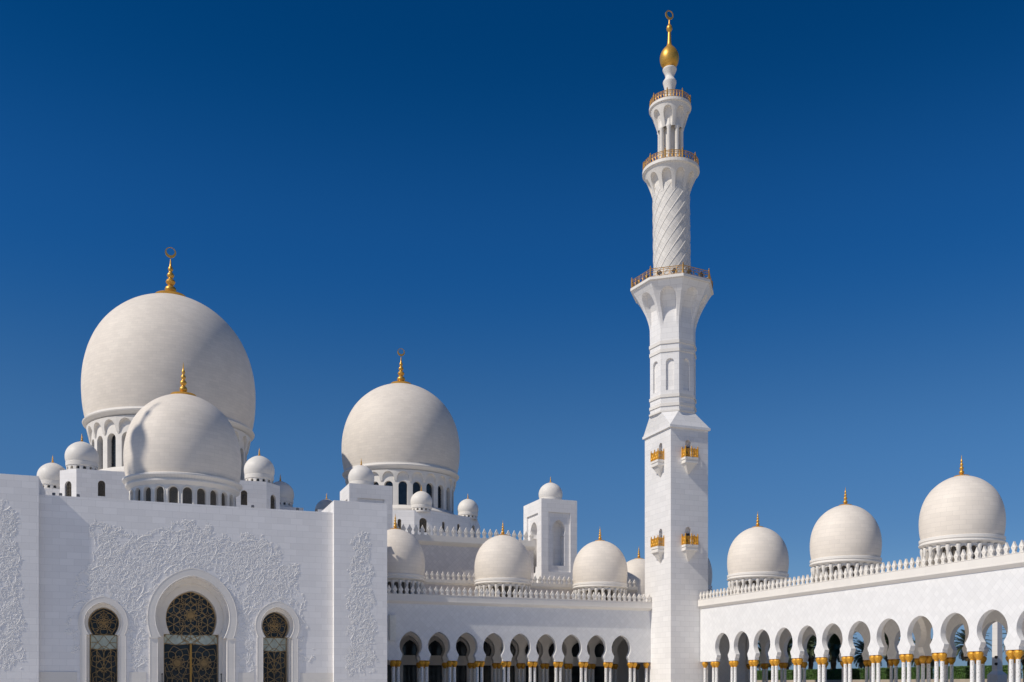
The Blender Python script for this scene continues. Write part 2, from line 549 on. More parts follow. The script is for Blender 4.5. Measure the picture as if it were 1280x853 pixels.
# ------------------------------------------------------------------ merlons
MER = [(-0.27,0.0),(-0.27,0.10),(-0.19,0.24),(-0.19,0.32),(-0.31,0.56),(-0.37,0.70),(-0.27,0.84),(-0.14,1.06),(0.0,1.36),
       (0.14,1.06),(0.27,0.84),(0.37,0.70),(0.31,0.56),(0.19,0.32),(0.19,0.24),(0.27,0.10),(0.27,0.0)]
def merlon_mesh(axis, scale=1.0, width=1.0):
    mb = MB()
    T = 0.13
    pts = [(a*scale*width, b*scale) for a, b in MER]
    def P(s, t, z): return (s, t, z) if axis == 'x' else (t, s, z)
    half = len(pts)//2
    for t in (-T, T):
        for i in range(half):
            j = len(pts) - 1 - i
            q = [P(pts[i][0],t,pts[i][1]), P(pts[j][0],t,pts[j][1]), P(pts[j-1][0],t,pts[j-1][1]), P(pts[i+1][0],t,pts[i+1][1])]
            mb.face(q)
    for i in range(len(pts)-1):
        a, b = pts[i], pts[i+1]
        mb.face([P(a[0],-T,a[1]),P(b[0],-T,b[1]),P(b[0],T,b[1]),P(a[0],T,a[1])])
    # carved lozenge and bud on both faces
    for t in (-T, T):
        sg = -1 if t < 0 else 1
        for (cz, w, h) in ((0.70*scale, 0.17*scale*width, 0.24*scale), (0.16*scale, 0.10*scale*width, 0.10*scale)):
            c = P(0, t + sg*0.07, cz)
            ring = [P(-w,t+sg*0.002,cz),P(0,t+sg*0.002,cz-h),P(w,t+sg*0.002,cz),P(0,t+sg*0.002,cz+h)]
            for i in range(4): mb.face([ring[i], ring[(i+1)%4], c])
    return mb

def merlon_row(parent, axis, fixed, a, b, z, n, scale=1.0, width=1.0):
    l = root_loc(parent)
    first = None
    for k in range(n):
        s = a + (b - a) * (k + 0.5) / n
        if first is None:
            o = merlon_mesh(axis, scale, width).build('merlon', M['merlon'], parent, angle=8, local=True); first = o
        else:
            o = first.copy(); COL.objects.link(o); o.parent = parent
        p = (s, fixed, z) if axis == 'x' else (fixed, s, z)
        o.location = (p[0]-l.x, p[1]-l.y, p[2]-l.z)

def extrude_profile(mb, prof, axis, a, b):
    """profile of (depth t, z) swept along an axis between a and b; t measured outwards as given"""
    def P(s, t, z): return (s, t, z) if axis == 'x' else (t, s, z)
    n = len(prof)
    for i in range(n):
        p, q = prof[i], prof[(i+1) % n]
        mb.face([P(a,p[0],p[1]),P(b,p[0],p[1]),P(b,q[0],q[1]),P(a,q[0],q[1])])
    mb.face([P(a,t,z) for t,z in prof]); mb.face([P(b,t,z) for t,z in prof][::-1])

# ------------------------------------------------------------------ arcades
def arcade(root, axis, f0, centers, pitch, s_lo, s_hi, ws, capgap, thick, depth, z_top=13.1):
    def P(off):
        def Q(s, z, k):
            t = f0 + off + (thick if k else 0.0)
            return (s, t, z) if axis == 'x' else (t, s, z)
        return Q
    arch = horseshoe(5.05, 1.42*ws, 5.95, 1.22*ws, 7.1, 1.66*ws, 9.2, n=9, corbel=0.9)
    def wall(off, top, clist, lo, hi, solid_below=False):
        mb = MB()
        cl = sorted(clist)
        edges = [lo] + [(p+q)/2 for p, q in zip(cl, cl[1:])] + [hi]
        Pf = P(off)
        for c, e0, e1 in zip(cl, edges, edges[1:]):
            bay(mb, e0, e1, c, arch, Pf, top)
        for e in (lo, hi):   # end faces
            mb.face([Pf(e,5.05,0),Pf(e,5.05,1),Pf(e,top,1),Pf(e,top,0)])
        return mb
    wall(0.0, z_top, centers, s_lo, s_hi).build('front_wall', M['diamond'], root)
    # cornice with a soffit
    mb = MB()
    extrude_profile(mb, [(f0+0.9,13.103),(f0-0.004,13.103),(f0-0.10,13.16),(f0-0.34,13.36),(f0-0.46,13.46),(f0-0.46,13.60),(f0-0.43,13.62),
                         (f0-0.43,14.38),(f0-0.47,14.42),(f0-0.47,14.47),(f0+0.9,14.47)], axis, s_lo, s_hi)
    mb.build('cornice', M['smooth'], root)
    # roof and ceiling
    mb = MB()
    lo, hi = (s_lo+0.05, s_hi-0.05 if axis == 'y' else 80.5)
    if axis == 'x': mb.box(lo, hi, f0+thick+0.003, f0+depth-0.003, 11.4, 14.0)
    else: mb.box(f0+thick+0.003, f0+depth-0.003, lo, hi, 11.4, 14.0)
    mb.build('roof', M['smooth'], root)
    # columns in pairs under every pier of the front row
    cl = sorted(centers)
    piers = [cl[0]-pitch/2] + [(p+q)/2 for p, q in zip(cl, cl[1:])] + [cl[-1]+pitch/2]
    def pairs(off, plist, both=True):
        for s in plist:
            for d in (-capgap/2, capgap/2):
                if s + d < s_lo + 0.1 or s + d > s_hi - 0.1: continue
                for dt in (thick*0.5,):
                    p = (s+d, f0+off+dt) if axis == 'x' else (f0+off+dt, s+d)
                    add_column(root, *p)
    return P, arch, piers, pairs, wall

# right arcade: runs towards the camera, open garden side
XR = 81.0
rc = [125.4 - 4.9*k for k in range(13)]
right = thing('arcade', 'bright sunlit white arcade with open horseshoe arches running off to the right of the minaret', 'arcade', (XR, 100, 0), 'marble arcades round the courtyard')
S_LO, S_HI = 61.0, 131.45
P, arch, piers, pairs, wallf = arcade(right, 'y', XR, rc, 4.9, S_LO, S_HI, 1.17, 0.82, 0.70, 16.1)
pairs(0.0, piers)
add_column(right, XR+0.38, 130.7)
outer = [120.05 + 4.9*5 - 4.9*k for k in range(18)]
wallf(15.40, 13.9, outer, S_LO, 142.0).build('garden_side_wall', M['diamond'], right)
o_p = [o + 2.45 for o in outer]
for s in o_p:
    for d in (-0.43, 0.43):
        if s + d < 141.8: add_column(right, XR+15.75, s+d)
merlon_row(right, 'y', XR-0.20, S_LO+0.2, S_HI-0.1, 14.47, 77, 0.88, 0.92)
# cross arches inside the right arcade
for k in (7, 11):
    mb = MB()
    y = 125.4 + 2.85 - 4.9*k
    def Pc(s, z, kk, y=y): return (s, y - 0.45 + 0.9*kk, z)
    a2 = horseshoe(5.05, 2.9, 6.1, 2.65, 7.6, 3.15, 10.7, n=9, corbel=0.9)
    bay(mb, XR+0.703, XR+8.16, XR+4.7, a2, Pc, 11.397, top=False)
    bay(mb, XR+8.16, XR+15.397, XR+11.62, a2, Pc, 11.397, top=False)
    for d in (-0.43, 0.43): add_column(right, XR+8.16+d, y)
    mb.build('cross_arch', M['smooth'], right)

# left arcade: frontal, with a rear wall of doors
YA = 137.73
lc = [37.26 + 4.19*k for k in range(9)]
left = thing('arcade', 'half shaded white arcade with nine dark horseshoe arches between the portal and the minaret', 'arcade', (53, YA, 0), 'marble arcades round the courtyard')
L_LO, L_HI = 30.1, 75.93
P, archL, piersL, pairsL, wallL = arcade(left, 'x', YA, lc, 4.19, L_LO, L_HI, 1.0, 0.70, 0.85, 16.0)
pairsL(0.0, piersL)
add_column(left, 75.35, YA+0.42)
merlon_row(left, 'x', YA-0.22, L_LO, L_HI, 14.47, 53, 0.90, 1.02)
# inner row of arches on its own columns
ip = 63.3
inner = [ip + 2.095 + 4.19*k for k in range(-7, 8)]
wallL(12.3, 13.9, inner, ip - 4.19*7, 96.0).build('inner_arches', M['smooth'], left)
for k in range(-6, 8):
    for d in (-0.35, 0.35): add_column(left, ip + 4.19*k + d, YA+12.7)
# rear wall with glazed doors and arched fanlights
def Pr(s, z, k): return (s, YA+16.0 + (1.0 if k else 0.0), z)
fan = [(6.25,0.0),(6.25,1.0),(6.9,1.22),(7.3,1.26),(7.8,1.1),(8.3,0.72),(8.75,0.0)]
mb = MB()
door_rows = [(0.0,1.15),(4.7,1.15),(4.7,0.0)]
xs = [L_LO+0.05] + [lc[0]-2.095+4.19*k for k in range(0, 11)] + [96.0]
rcent = [(p+q)/2 for p, q in zip(xs, xs[1:])]
for c, e0, e1 in zip(rcent, xs, xs[1:]):
    bay(mb, e0, e1, c, door_rows + fan, Pr, 13.9)
    mg = MB(); fill(mg, c, fan, lambda s, z, d: (s, YA+16.4, z)); mg.build('fanlight', M['dark'], left)
mb.build('rear_wall', M['smooth'], left)
dd = None
for c in rcent[:11]:
    m2 = MB(); 
    if dd is None:
        for x in (-1.13, -0.03, 1.05): m2.box(x, x+0.08, -0.06, -0.002, 0, 4.69)
        m2.box(-1.13, 1.13, -0.06, -0.002, 2.3, 2.38)
        m2.face([(-1.15,0,0),(1.15,0,0),(1.15,0,4.7),(-1.15,0,4.7)])
        dd = m2.build('door', M['blueglass'], left, local=True); o = dd
    else:
        o = dd.copy(); COL.objects.link(o); o.parent = left
    o.location = (c - 53, 16.39, 0)

# ------------------------------------------------------------------ arcade domes
dome0 = build_arcade_dome('white dome on the left arcade, half in scalloped shade, next to the portal pier', (36.3, 143.0, 14.0), 'domes along the arcade roofs')
for (x, y, lab) in (
    (53.2, 143.0, 'fully sunlit white arcade dome just left of the square tower with a niche'),
    (69.7, 143.0, 'fully sunlit white dome on the left arcade between the square tower and the minaret'),
    (85.0, 122.3, 'smallest looking of the three right arcade domes, nearest the minaret'),
    (85.0, 103.3, 'white dome standing in the middle of the three domes on the right arcade'),
    (85.0, 84.3, 'largest looking white dome, at the far right above the sunlit arcade'),
    (86.0, 65.3, 'white arcade dome beyond the right edge of the picture'),
    (84.2, 141.3, 'dark sliver of a shaded dome peeping out on the right side of the minaret shaft'),
    (86.2, 160.8, 'dome half hidden behind the left edge of the minaret shaft'),
):
    if y < 70: continue
    copy_tree(dome0, (x, y, 14.0), label=lab)

# rear parapets over the left arcade
t = thing('rear_parapet', 'low cream wall with a second row of merlons behind the left arcade domes', 'parapet wall', (56, 149, 14))
mb = MB(); mb.box(33, 79.6, 149.2, 150.4, 14.003, 17.2); mb.build('wall', M['hallwall'], t)
mb = MB(); extrude_profile(mb, [(150.5,17.203),(149.2,17.203),(149.0,17.35),(148.9,17.5),(148.9,18.0),(150.5,18.0)], 'x', 32.9, 79.7)
mb.build('cornice', M['smooth'], t)
merlon_row(t, 'x', 149.2, 33, 79.6, 18.0, 54, 0.92, 1.0)

# the arcade's return roof behind the minaret, carrying the last two domes
t = thing('arcade_wing', 'plain white arcade block continuing behind the minaret under two domes', 'building', (88, 150, 0))
mb = MB(); mb.box(80.6, 95.9, 148.4, 175, 9.5, 13.95); mb.box(96.4, 97.2, 142.05, 175.2, 0, 9.49); mb.box(82.6, 96.35, 131.5, 142.0, 11.41, 13.94); mb.box(82.0, 96.35, 142.05, 142.6, 0, 11.4); mb.build('wall', M['diamond'], t)

# ------------------------------------------------------------------ prayer hall behind the left arcade
t = thing('prayer_hall', 'tall cream tiled hall wall topped with merlons behind the left arcade domes', 'building', (50, 160, 0))
mb = MB(); mb.box(28, 64.6, 158.4, 215, 0, 24.6); mb.build('wall', M['hallwall'], t)
mb = MB(); extrude_profile(mb, [(160.0,24.603),(158.398,24.603),(158.2,24.75),(157.9,25.0),(157.75,25.2),(157.75,26.15),(160.0,26.15)], 'x', 27.8, 64.6)
mb.build('cornice', M['smooth'], t)
mb = MB(); mb.box(27.9, 64.5, 160.1, 214, 24.7, 25.4); mb.build('roof', M['smooth'], t)
merlon_row(t, 'x', 158.0, 28, 64.6, 26.15, 34, 1.2, 0.92)

# stair towers with horseshoe niches
def stair_tower(name, label, x0, x1, y0, y1, zt):
    t = thing(name, label, 'tower', ((x0+x1)/2, (y0+y1)/2, 0), 'square roof towers')
    zb = 14.0
    w = (x1 - x0) / 2
    cx, cy = (x0+x1)/2, (y0+y1)/2
    hy = (y1 - y0) / 2
    def panel(mb, Pf, hw):
        pw = hw * 0.62
        # outer skin with a rectangular recess
        rect = [(zt-12.3, 0.0), (zt-12.3, pw), (zt-2.2, pw), (zt-2.2, 0.0)]
        bay(mb, -hw, hw, 0.0, rect, lambda s, z, k: Pf(s, z, 0.28*k), zt, zb, back=False, top=False)
        sc = hw / 3.3
        nr = horseshoe(zt-11.2, 1.06*sc, zt-6.1, 0.92*sc, zt-5.1, 1.2*sc, zt-3.4, n=6)
        nr = [(zt-11.2, 0.0)] + nr
        bay(mb, -pw, pw, 0.0, nr, lambda s, z, k: Pf(s, z, 0.28 + 1.7*k), zt-2.2, zt-12.3, back=False, top=False)
        fill(mb, 0.0, nr, lambda s, z, d: Pf(s, z, 1.98))
    mb = MB()
    panel(mb, lambda s, z, d: (cx + s, y0 + d, z), w)
    panel(mb, lambda s, z, d: (x0 + d, cy - s, z), hy)
    panel(mb, lambda s, z, d: (x1 - d, cy + s, z), hy)
    mb.face([(x0,y1,zb),(x1,y1,zb),(x1,y1,zt),(x0,y1,zt)])
    mb.face([(x0,y0,zt),(x1,y0,zt),(x1,y1,zt),(x0,y1,zt)])
    mb.build('wall', M['wall'], t)
    return t
stair_tower('stair_tower', 'square white tower with a horseshoe niche in its face, standing above the left arcade', 64.6, 71.2, 155.0, 163.2, 33.0)
stair_tower('stair_tower', 'square white tower peeping up behind the right portal pier', 31.75, 38.65, 154.0, 161.5, 33.0)

# ------------------------------------------------------------------ turret domes
TG = 'small turret domes'
small0 = build_turret_dome('small white dome topping the square tower with the horseshoe niche', TG, 2.07, False)
small0.location = (67.9, 158.8, 33.0)
copy_tree(small0, (34.3, 157.0, 33.0), label='small white dome on the square tower behind the right portal pier')
tur0 = build_turret_dome('sunlit small turret dome left of the big domes, on the block with arched windows', TG, 2.62, True)
tur0.location = (-7.6, 179.0, 36.6)
for (x, y, z, lab, sc) in (
    (21.0, 179.0, 36.6, 'small turret dome just right of the front dome, on the block with arched windows', 1.0),
    (-13.2, 197.0, 36.4, 'half shaded small turret dome at the far left above the portal wall', 1.0),
    (27.1, 197.0, 36.0, 'shaded small turret dome half hidden behind the one right of the front dome', 1.0),
    (39.6, 216.0, 36.9, 'dark tip of a far turret dome over the portal wall beside the right pier', 0.95),
    (52.0, 184.6, 34.6, 'small turret dome in front of the right hand big dome drum', 0.80),
    (62.9, 189.1, 34.6, 'small turret dome at the right side of the right hand big dome', 0.80),
    (41.1, 189.1, 34.6, 'shaded turret dome peeping out left of the tower dome', 0.80),
):
    copy_tree(tur0, (x, y, z), label=lab, scale=sc)

# ------------------------------------------------------------------ big domes
def big_dome(name, label, x, y, R, zb, H, zdrum, nwin, Hf, cres, plate, phase):
    t = thing(name, label, 'dome', (x, y, zdrum), 'great prayer hall domes')
    zl = zb - zdrum
    mb = MB()
    mb.lathe([(R*r, zl + H*z) for r, z in smoothprof(BIG, 6)], 128)
    mb.build('shell', M['dome'], t, local=True)
    Rd = R * 0.895
    mb = MB()
    mb.lathe([(Rd+0.3, zl-1.5),(R*0.935, zl-1.35),(R*0.955, zl-1.1),(R*0.985, zl-0.75),(R*0.99, zl-0.55),(R*0.975, zl-0.35),(R*0.965, zl-0.3),
              (R*0.962, zl-0.05),(R*0.945, zl+0.02)], 128)
    mb.build('base_ring', M['smooth'], t, angle=25, local=True)
    sc = R / 15.85
    zt = zl - 1.5
    wz0, wz1 = 0.95*sc, zt - 2.75*sc
    hw = 1.08 * (Rd * 2*pi/nwin) / 3.5
    rows = roundarch(wz0, hw, wz1 - hw, 8)
    mb = drum_ring(nwin, Rd, 0.0, zt, hw, rows, 1.2*sc, phase, nsub=2)
    # outer skin: blind arches hanging under the ring
    pitch = 2*pi/nwin
    hang = []
    h2 = pitch*(Rd+0.55*sc)/2 * 0.80
    z_s = zt - 2.05*sc
    hang = [(z_s - 0.9*sc, h2*1.14), (z_s - 0.55*sc, h2*1.08), (z_s-0.5*sc, h2)]
    for k in range(0, 8):
        a = pi/2*k/7
        hang.append((z_s + 1.65*sc*sin(a), h2*cos(a)))
    hang[-1] = (z_s + 1.65*sc, 0.0)
    Ro = Rd + 0.55*sc
    for k in range(nwin):
        a = phase + k*pitch
        def Pq(s, z, kk, a=a):
            r = (Ro - (0.56*sc if kk else 0.0))
            f = max(0.0, (z - (z_s-0.9*sc)) / (zt - z_s + 0.9*sc))
            if not kk: r = Rd + 0.06 + 0.72*sc*f**0.7
            ang = a + s/Ro
            return (r*cos(ang), r*sin(ang), z)
        hwp = pitch*Ro/2
        bay(mb, -hwp, hwp, 0.0, hang, Pq, zt, back=False, nsub=1, top=False, bottom=False)
    mb.lathe([(Rd*1.10,-1.2*sc),(Rd*1.10,-0.2*sc),(Rd*1.06,0.25*sc),(Rd+0.02,0.9*sc)], 96)
    mb.build('drum', M['smooth'], t, local=True)
    w0 = None
    for k in range(nwin):
        a = phase + k*pitch
        if w0 is None:
            m2 = MB()
            fill(m2, 0.0, rows[1:], lambda s, z, d: (Rd - 0.95*sc, s, z))
            for q in (-0.5, 0.0, 0.5):
                m2.box(Rd-0.94*sc, Rd-0.86*sc, q*hw-0.05, q*hw+0.05, wz0, wz1-hw*0.3)
            for q in range(1, 6):
                zz = wz0 + (wz1-wz0)*q/6.2
                m2.box(Rd-0.94*sc, Rd-0.88*sc, -hw, hw, zz-0.05, zz+0.05)
            w0 = m2.build('window', M['dark'], t, local=True); o = w0
        else:
            o = w0.copy(); COL.objects.link(o); o.parent = t
        o.rotation_euler = (0, 0, a)
    ft = zl + H*0.998
    finial(t, 0, 0, ft, Hf, plate, cres, rr=0.92)
    return t

big_dome('great_dome', 'largest dome, white, with a gold crescent finial, rising on the left behind the portal', 7.0, 200, 15.65, 50.4, 24.9, 39.2, 26, 9.4, 1.0, 2.9, 0.02)
big_dome('great_dome', 'second largest dome, white, with a gold crescent finial, between the portal and the minaret', 52.0, 200, 12.1, 45.0, 18.5, 36.0, 24, 7.4, 0.78, 2.1, 0.04)

# the front dome over the portal
t = thing('front_dome', 'sunlit white dome directly over the portal with a dark minaret shadow on its left side', 'dome', (6.75, 145, 22.5), 'great prayer hall domes')
R = 7.75; zl = 7.0
mb = MB(); mb.lathe([(R*r, zl + 12.25*z) for r, z in smoothprof(BIG, 6)], 112); mb.build('shell', M['dome'], t, local=True)
mb = MB()
mb.lathe([(6.9,5.48),(7.05,5.54),(7.2,5.68),(7.5,5.85),(7.56,5.95),(7.56,6.1),(7.4,6.18),(7.42,6.3),(7.8,6.55),(7.92,6.65),(7.92,6.85),(7.7,6.95),(7.4,7.02)], 112)
mb.build('base_ring', M['smooth'], t, angle=25, local=True)
n = 24; Rd = 6.95
rows = roundarch(2.75, 0.60, 4.6, 7)
mb = drum_ring(n, Rd, 0, 5.5, 0.6, rows, 0.55, 0.03, nsub=2)
for k in range(n):
    a = 0.03 + 2*pi*k/n
    pts = []
    for (z, h) in [(2.75,0.70),(4.6,0.70)] + [(4.6+0.7*sin(q*pi/12), 0.70*cos(q*pi/12)) for q in range(1,12)] + [(4.6,-0.70),(2.75,-0.70)]:
        pts.append(((Rd+0.04)*cos(a+h/Rd), (Rd+0.04)*sin(a+h/Rd), z))
    mb.tube(pts, 0.07, 4)
mb.build('drum', M['smooth'], t, local=True)
w0 = None
for k in range(n):
    if w0 is None:
        m2 = MB(); fill(m2, 0.0, rows[1:], lambda s, z, d: (Rd-0.4, s, z))
        for q in (-0.2, 0.0, 0.2): m2.box(Rd-0.39, Rd-0.36, q-0.02, q+0.02, 2.75, 4.9)
        w0 = m2.build('window', M['lattice'], t, local=True); o = w0
    else:
        o = w0.copy(); COL.objects.link(o); o.parent = t
    o.rotation_euler = (0, 0, 0.03 + 2*pi*k/n)
finial(t, 0, 0, zl + 12.25*0.99, 4.6, 1.7, rr=0.95)

# ------------------------------------------------------------------ dome bases on the hall roof
def prism_block(name, label, poly, z0, z1, wins, mat):
    """block with a polygon plan; wins = {edge index: [(pos 0..1, half width, sill z, spring z)]}"""
    cx = sum(p[0] for p in poly)/len(poly); cy = sum(p[1] for p in poly)/len(poly)
    t = thing(name, label, 'building', (cx, cy, z0), 'dome bases on the hall roof')
    mb = MB(); panes = []
    n = len(poly)
    for i in range(n):
        a = Vector(poly[i]); b = Vector(poly[(i+1) % n])
        L = (b - a).length; d = (b - a)/L; nrm = Vector((d.y, -d.x))
        def Pf(s, z, k, a=a, d=d, nrm=nrm):
            q = a + d*s - nrm*(0.5*k)
            return (q.x, q.y, z)
        ws = wins.get(i, [])
        if not ws:
            mb.face([Pf(0,z0,0),Pf(L,z0,0),Pf(L,z1,0),Pf(0,z1,0)]); continue
        cs = [w[0]*L for w in ws]
        ed = [0.0] + [(p+q)/2 for p, q in zip(cs, cs[1:])] + [L]
        for c, e0, e1, w in zip(cs, ed, ed[1:], ws):
            rows = roundarch(w[2], w[1], w[3], 7)
            bay(mb, e0, e1, c, rows, Pf, z1, z0, back=False, top=False)
            m2 = MB()
            fill(m2, c, rows[1:], lambda s, z, dd, Pf=Pf: Pf(s, z, 0.7))
            for q in (-0.45, 0.05, 0.5):
                p0 = Pf(c+q*w[1], w[2], 0.55); p1 = Pf(c+q*w[1], w[3]+w[1]*0.6, 0.55)
                m2.tube([p0, p1], 0.05, 4)
            zz = w[2] + 0.4
            while zz < w[3] + 0.3:
                m2.tube([Pf(c-w[1]*0.95, zz, 0.55), Pf(c+w[1]*0.95, zz, 0.55)], 0.05, 4); zz += 0.55
            panes.append(m2)
    mb.face([(p[0],p[1],z1) for p in poly])
    # thin coping
    mb.build('wall', mat, t)
    for m2 in panes: m2.build('window', M['lattice'], t)
    return t
A = 15.0; ch = 2.6; cy0 = 175.0
X0, X1 = 6.75-A, 6.75+A
prism_block('dome_base', 'white block with arched lattice windows and cut corners under the largest dome',
    [(X0, cy0),(X1, cy0),(X1+ch, cy0+ch),(X1+ch, 225),(X0-ch, 225),(X0-ch, cy0+ch)], 20, 36.4,
    {0: [(0.125,0.55,32.2,34.2),(0.29,0.55,32.2,34.2),(0.5,0.55,32.2,34.2),(0.71,0.55,32.2,34.2),(0.875,0.55,32.2,34.2)],
     1: [(0.5,0.75,31.6,33.8)], 5: [(0.5,0.75,31.6,33.8)]}, M['wall'])
mbw = thing('dome_base', 'lower white roof block at the far left carrying the half shaded turret dome', 'building', (-13, 198, 20), 'dome bases on the hall roof')
mb = MB(); mb.box(-19, -11.0, 193.5, 204, 20, 36.2); mb.build('wall', M['wall'], mbw)
mbw = thing('dome_base', 'lower white roof block right of the front dome carrying the shaded turret dome', 'building', (27, 198, 20), 'dome bases on the hall roof')
mb = MB(); mb.box(24.5, 31.0, 193.5, 204, 20, 35.6); mb.box(36.5, 42.5, 213, 219, 20, 36.7); mb.build('wall', M['wall'], mbw)
# diamond base under the second dome
dx, dy, R8, c2 = 52.0, 200.0, 17.4, 1.75
poly = []
for k in range(8):
    a = -pi/2 - pi/4*0 + k*pi/4
    v = Vector((dx + R8*cos(a), dy + R8*sin(a))); nrm = Vector((cos(a), sin(a))); tg = Vector((-sin(a), cos(a)))
    v = v - nrm*(c2*math.tan(pi/8))
    poly += [tuple(v - tg*c2), tuple(v + tg*c2)]
wins = {}
for i_ in range(16):
    wins[i_] = [(0.5, 0.75, 30.6, 32.6)] if i_ % 2 == 0 else [(0.3, 0.36, 31.0, 32.7), (0.7, 0.36, 31.0, 32.7)]
prism_block('dome_base', 'white eight sided block with small arched windows under the second largest dome', poly, 20, 34.7, wins, M['wall'])

# ------------------------------------------------------------------ portal hall
YP = 122.2
portal = thing('portal_hall', 'broad white marble portal wall with carved flowers round three horseshoe doorways', 'building', (6.75, YP, 0))
CX = 6.75; SX = 9.72
ZT = 22.75
mainA = horseshoe(0.0, 3.85, 7.1, 3.52, 9.5, 4.14, 14.35, n=10)
ringA = horseshoe(0.0, 3.5, 7.3, 3.18, 9.4, 3.72, 13.75, n=10)
glasA = horseshoe(0.0, 3.15, 7.65, 2.45, 9.5, 2.92, 12.85, n=10)
sideA = horseshoe(0.0, 1.74, 7.25, 1.46, 8.7, 1.96, 10.95, n=8)
sglaA = horseshoe(0.0, 1.50, 7.4, 1.22, 8.7, 1.66, 10.5, n=8)
mb = MB()
def PW(y0, y1): return lambda s, z, k: (s, y1 if k else y0, z)
W0, W1 = -9.55, 23.15
e = [W0, CX-6.9, CX+6.9, W1]
bay(mb, e[0], e[1], CX-SX, sideA, PW(YP, YP+1.2), ZT, back=True)
bay(mb, e[1], e[2], CX, mainA, PW(YP, YP+2.2), ZT, back=True)
bay(mb, e[2], e[3], CX+SX, sideA, PW(YP, YP+1.2), ZT, back=True)
wall_o = mb.build('wall', M['wall'], portal)
mb = MB()
bay(mb, CX-6.0, CX+6.0, CX, ringA, PW(YP+2.203, YP+2.75), 15.5)
bay(mb, CX-6.0, CX+6.0, CX, glasA, PW(YP+2.753, YP+4.6), 15.5)
for sg in (-1, 1):
    bay(mb, CX+sg*SX-2.6, CX+sg*SX+2.6, CX+sg*SX, sglaA, PW(YP+1.203, YP+3.0), 11.8)
mb.build('inner_arch', M['smooth'], portal)
# hall body behind, plus an unseen block added to shade arcade and dome
mb = MB()
mb.box(-11, 25.0, YP+4.75, 160, 0, 22.4)
mb.box(23.4, 29.6, 134.0, 146.0, 22.0, 25.1)
mb.build('hall_and_shade_block', M['wall'], portal)
for k in range(12):  # merlons on the added block, scalloping the shade it casts
    y = 134.5 + k
    o = merlon_mesh('y', 1.0, 1.2).build('merlon', M['merlon'], portal, local=True) if k == 0 else o.copy()
    if k: COL.objects.link(o); o.parent = portal
    o.location = (29.4 - 6.75, y - YP, 25.1)
# piers
mb = MB(); mb.box(23.15, 29.8, 121.45, 131.0, 0, 24.15); mb.build('pier', M['wall'], portal)
mb = MB(); mb.box(-16.3, -9.55, 121.45, 131.0, 0, 24.65); mb.build('pier', M['wall'], portal)
# plinth line
for a_, b_ in ((W0+0.003, CX-SX-2.75), (CX-SX+2.75, CX-5.15), (CX+5.15, CX+SX-2.75), (CX+SX+2.75, W1-0.003)):
    mb = MB(); mb.box(a_, b_, YP-0.06, YP-0.003, 0, 3.05); mb.build('plinth', M['smooth'], portal)

def band(rows, orows, c, y0, y1, name, parent):
    """raised moulding between an opening's outline and a wider outline"""
    keep = [k for k in range(len(rows)) if k == 0 or math.hypot(rows[k][0]-rows[k-1][0], rows[k][1]-rows[k-1][1]) > 0.02]
    def path(rr): return [(c+rr[k][1], rr[k][0]) for k in keep] + [(c-rr[k][1], rr[k][0]) for k in keep[::-1][1:]]
    full, out = path(rows), path(orows)
    mb = MB()
    for i in range(len(full)-1):
        p, q, P2, Q2 = full[i], full[i+1], out[i], out[i+1]
        def mix(a, b, t): return (a[0]+(b[0]-a[0])*t, a[1]+(b[1]-a[1])*t)
        loops = [(0.0, y1), (0.0, y0-0.015), (0.05, y0-0.02), (0.08, y0), (0.92, y0), (0.95, y0-0.02), (1.0, y0-0.015), (1.0, y1)]
        for (t0, ya), (t1, yb) in zip(loops, loops[1:]):
            a, b = mix(p, P2, t0), mix(q, Q2, t0); c2_, d2 = mix(p, P2, t1), mix(q, Q2, t1)
            mb.face([(a[0],ya,a[1]),(b[0],ya,b[1]),(d2[0],yb,d2[1]),(c2_[0],yb,c2_[1])])
    mb.build(name, M['smooth'], parent, angle=30)
mainO = horseshoe(0.0, 4.75, 7.1, 4.62, 9.5, 5.0, 15.25, n=10)
sideO = horseshoe(0.0, 2.40, 7.25, 2.26, 8.7, 2.60, 11.62, n=8)
band(mainA, mainO, CX, YP-0.17, YP+0.02, 'arch_surround', portal)
for sg in (-1, 1): band(sideA, sideO, CX+sg*SX, YP-0.13, YP+0.02, 'arch_surround', portal)
mb = MB()
for sg in (-1, 1):   # little impost mouldings at the springing of the main arch
    x = CX + sg*4.35
    mb.box(x-0.50, x+0.50, YP-0.25, YP-0.01, 6.99, 7.12)
mb.build('impost', M['smooth'], portal)

# glazing with bronze tracery
def tracery(rows, c, y, curves, r):
    mb = MB()
    for pts in curves:
        seg = []
        for (dx_, z) in pts:
            if z > 0.05 and abs(dx_) < width_at(rows, z) - 0.03: seg.append((c+dx_, y, z))
            else:
                if len(seg) > 1: mb.tube(seg, r, 4, caps=False)
                seg = []
        if len(seg) > 1: mb.tube(seg, r, 4, caps=False)
    return mb
def circ(cx, cz, R, n=28): return [(cx+R*cos(2*pi*k/n), cz+R*sin(2*pi*k/n)) for k in range(n+1)]
def rosette(cx, cz, R, m, phase=0.0):
    out = []
    for k in range(m):
        a = phase + 2*pi*k/m
        for sg in (-1, 1):
            pts = []
            for i in range(13):
                t = i/12
                rr = R*t; w = 0.34*R*sin(pi*t)*(2*pi/m)
                ca_, sa_ = cos(a), sin(a)
                pts.append((cx + rr*ca_ - sg*w*1.5*sa_, cz + rr*sa_ + sg*w*1.5*ca_))
            out.append(pts)
    return out
def outline(rows):
    pr = [(h-0.06, z) for z, h in rows]
    return pr + [(-h, z) for h, z in pr[::-1]]
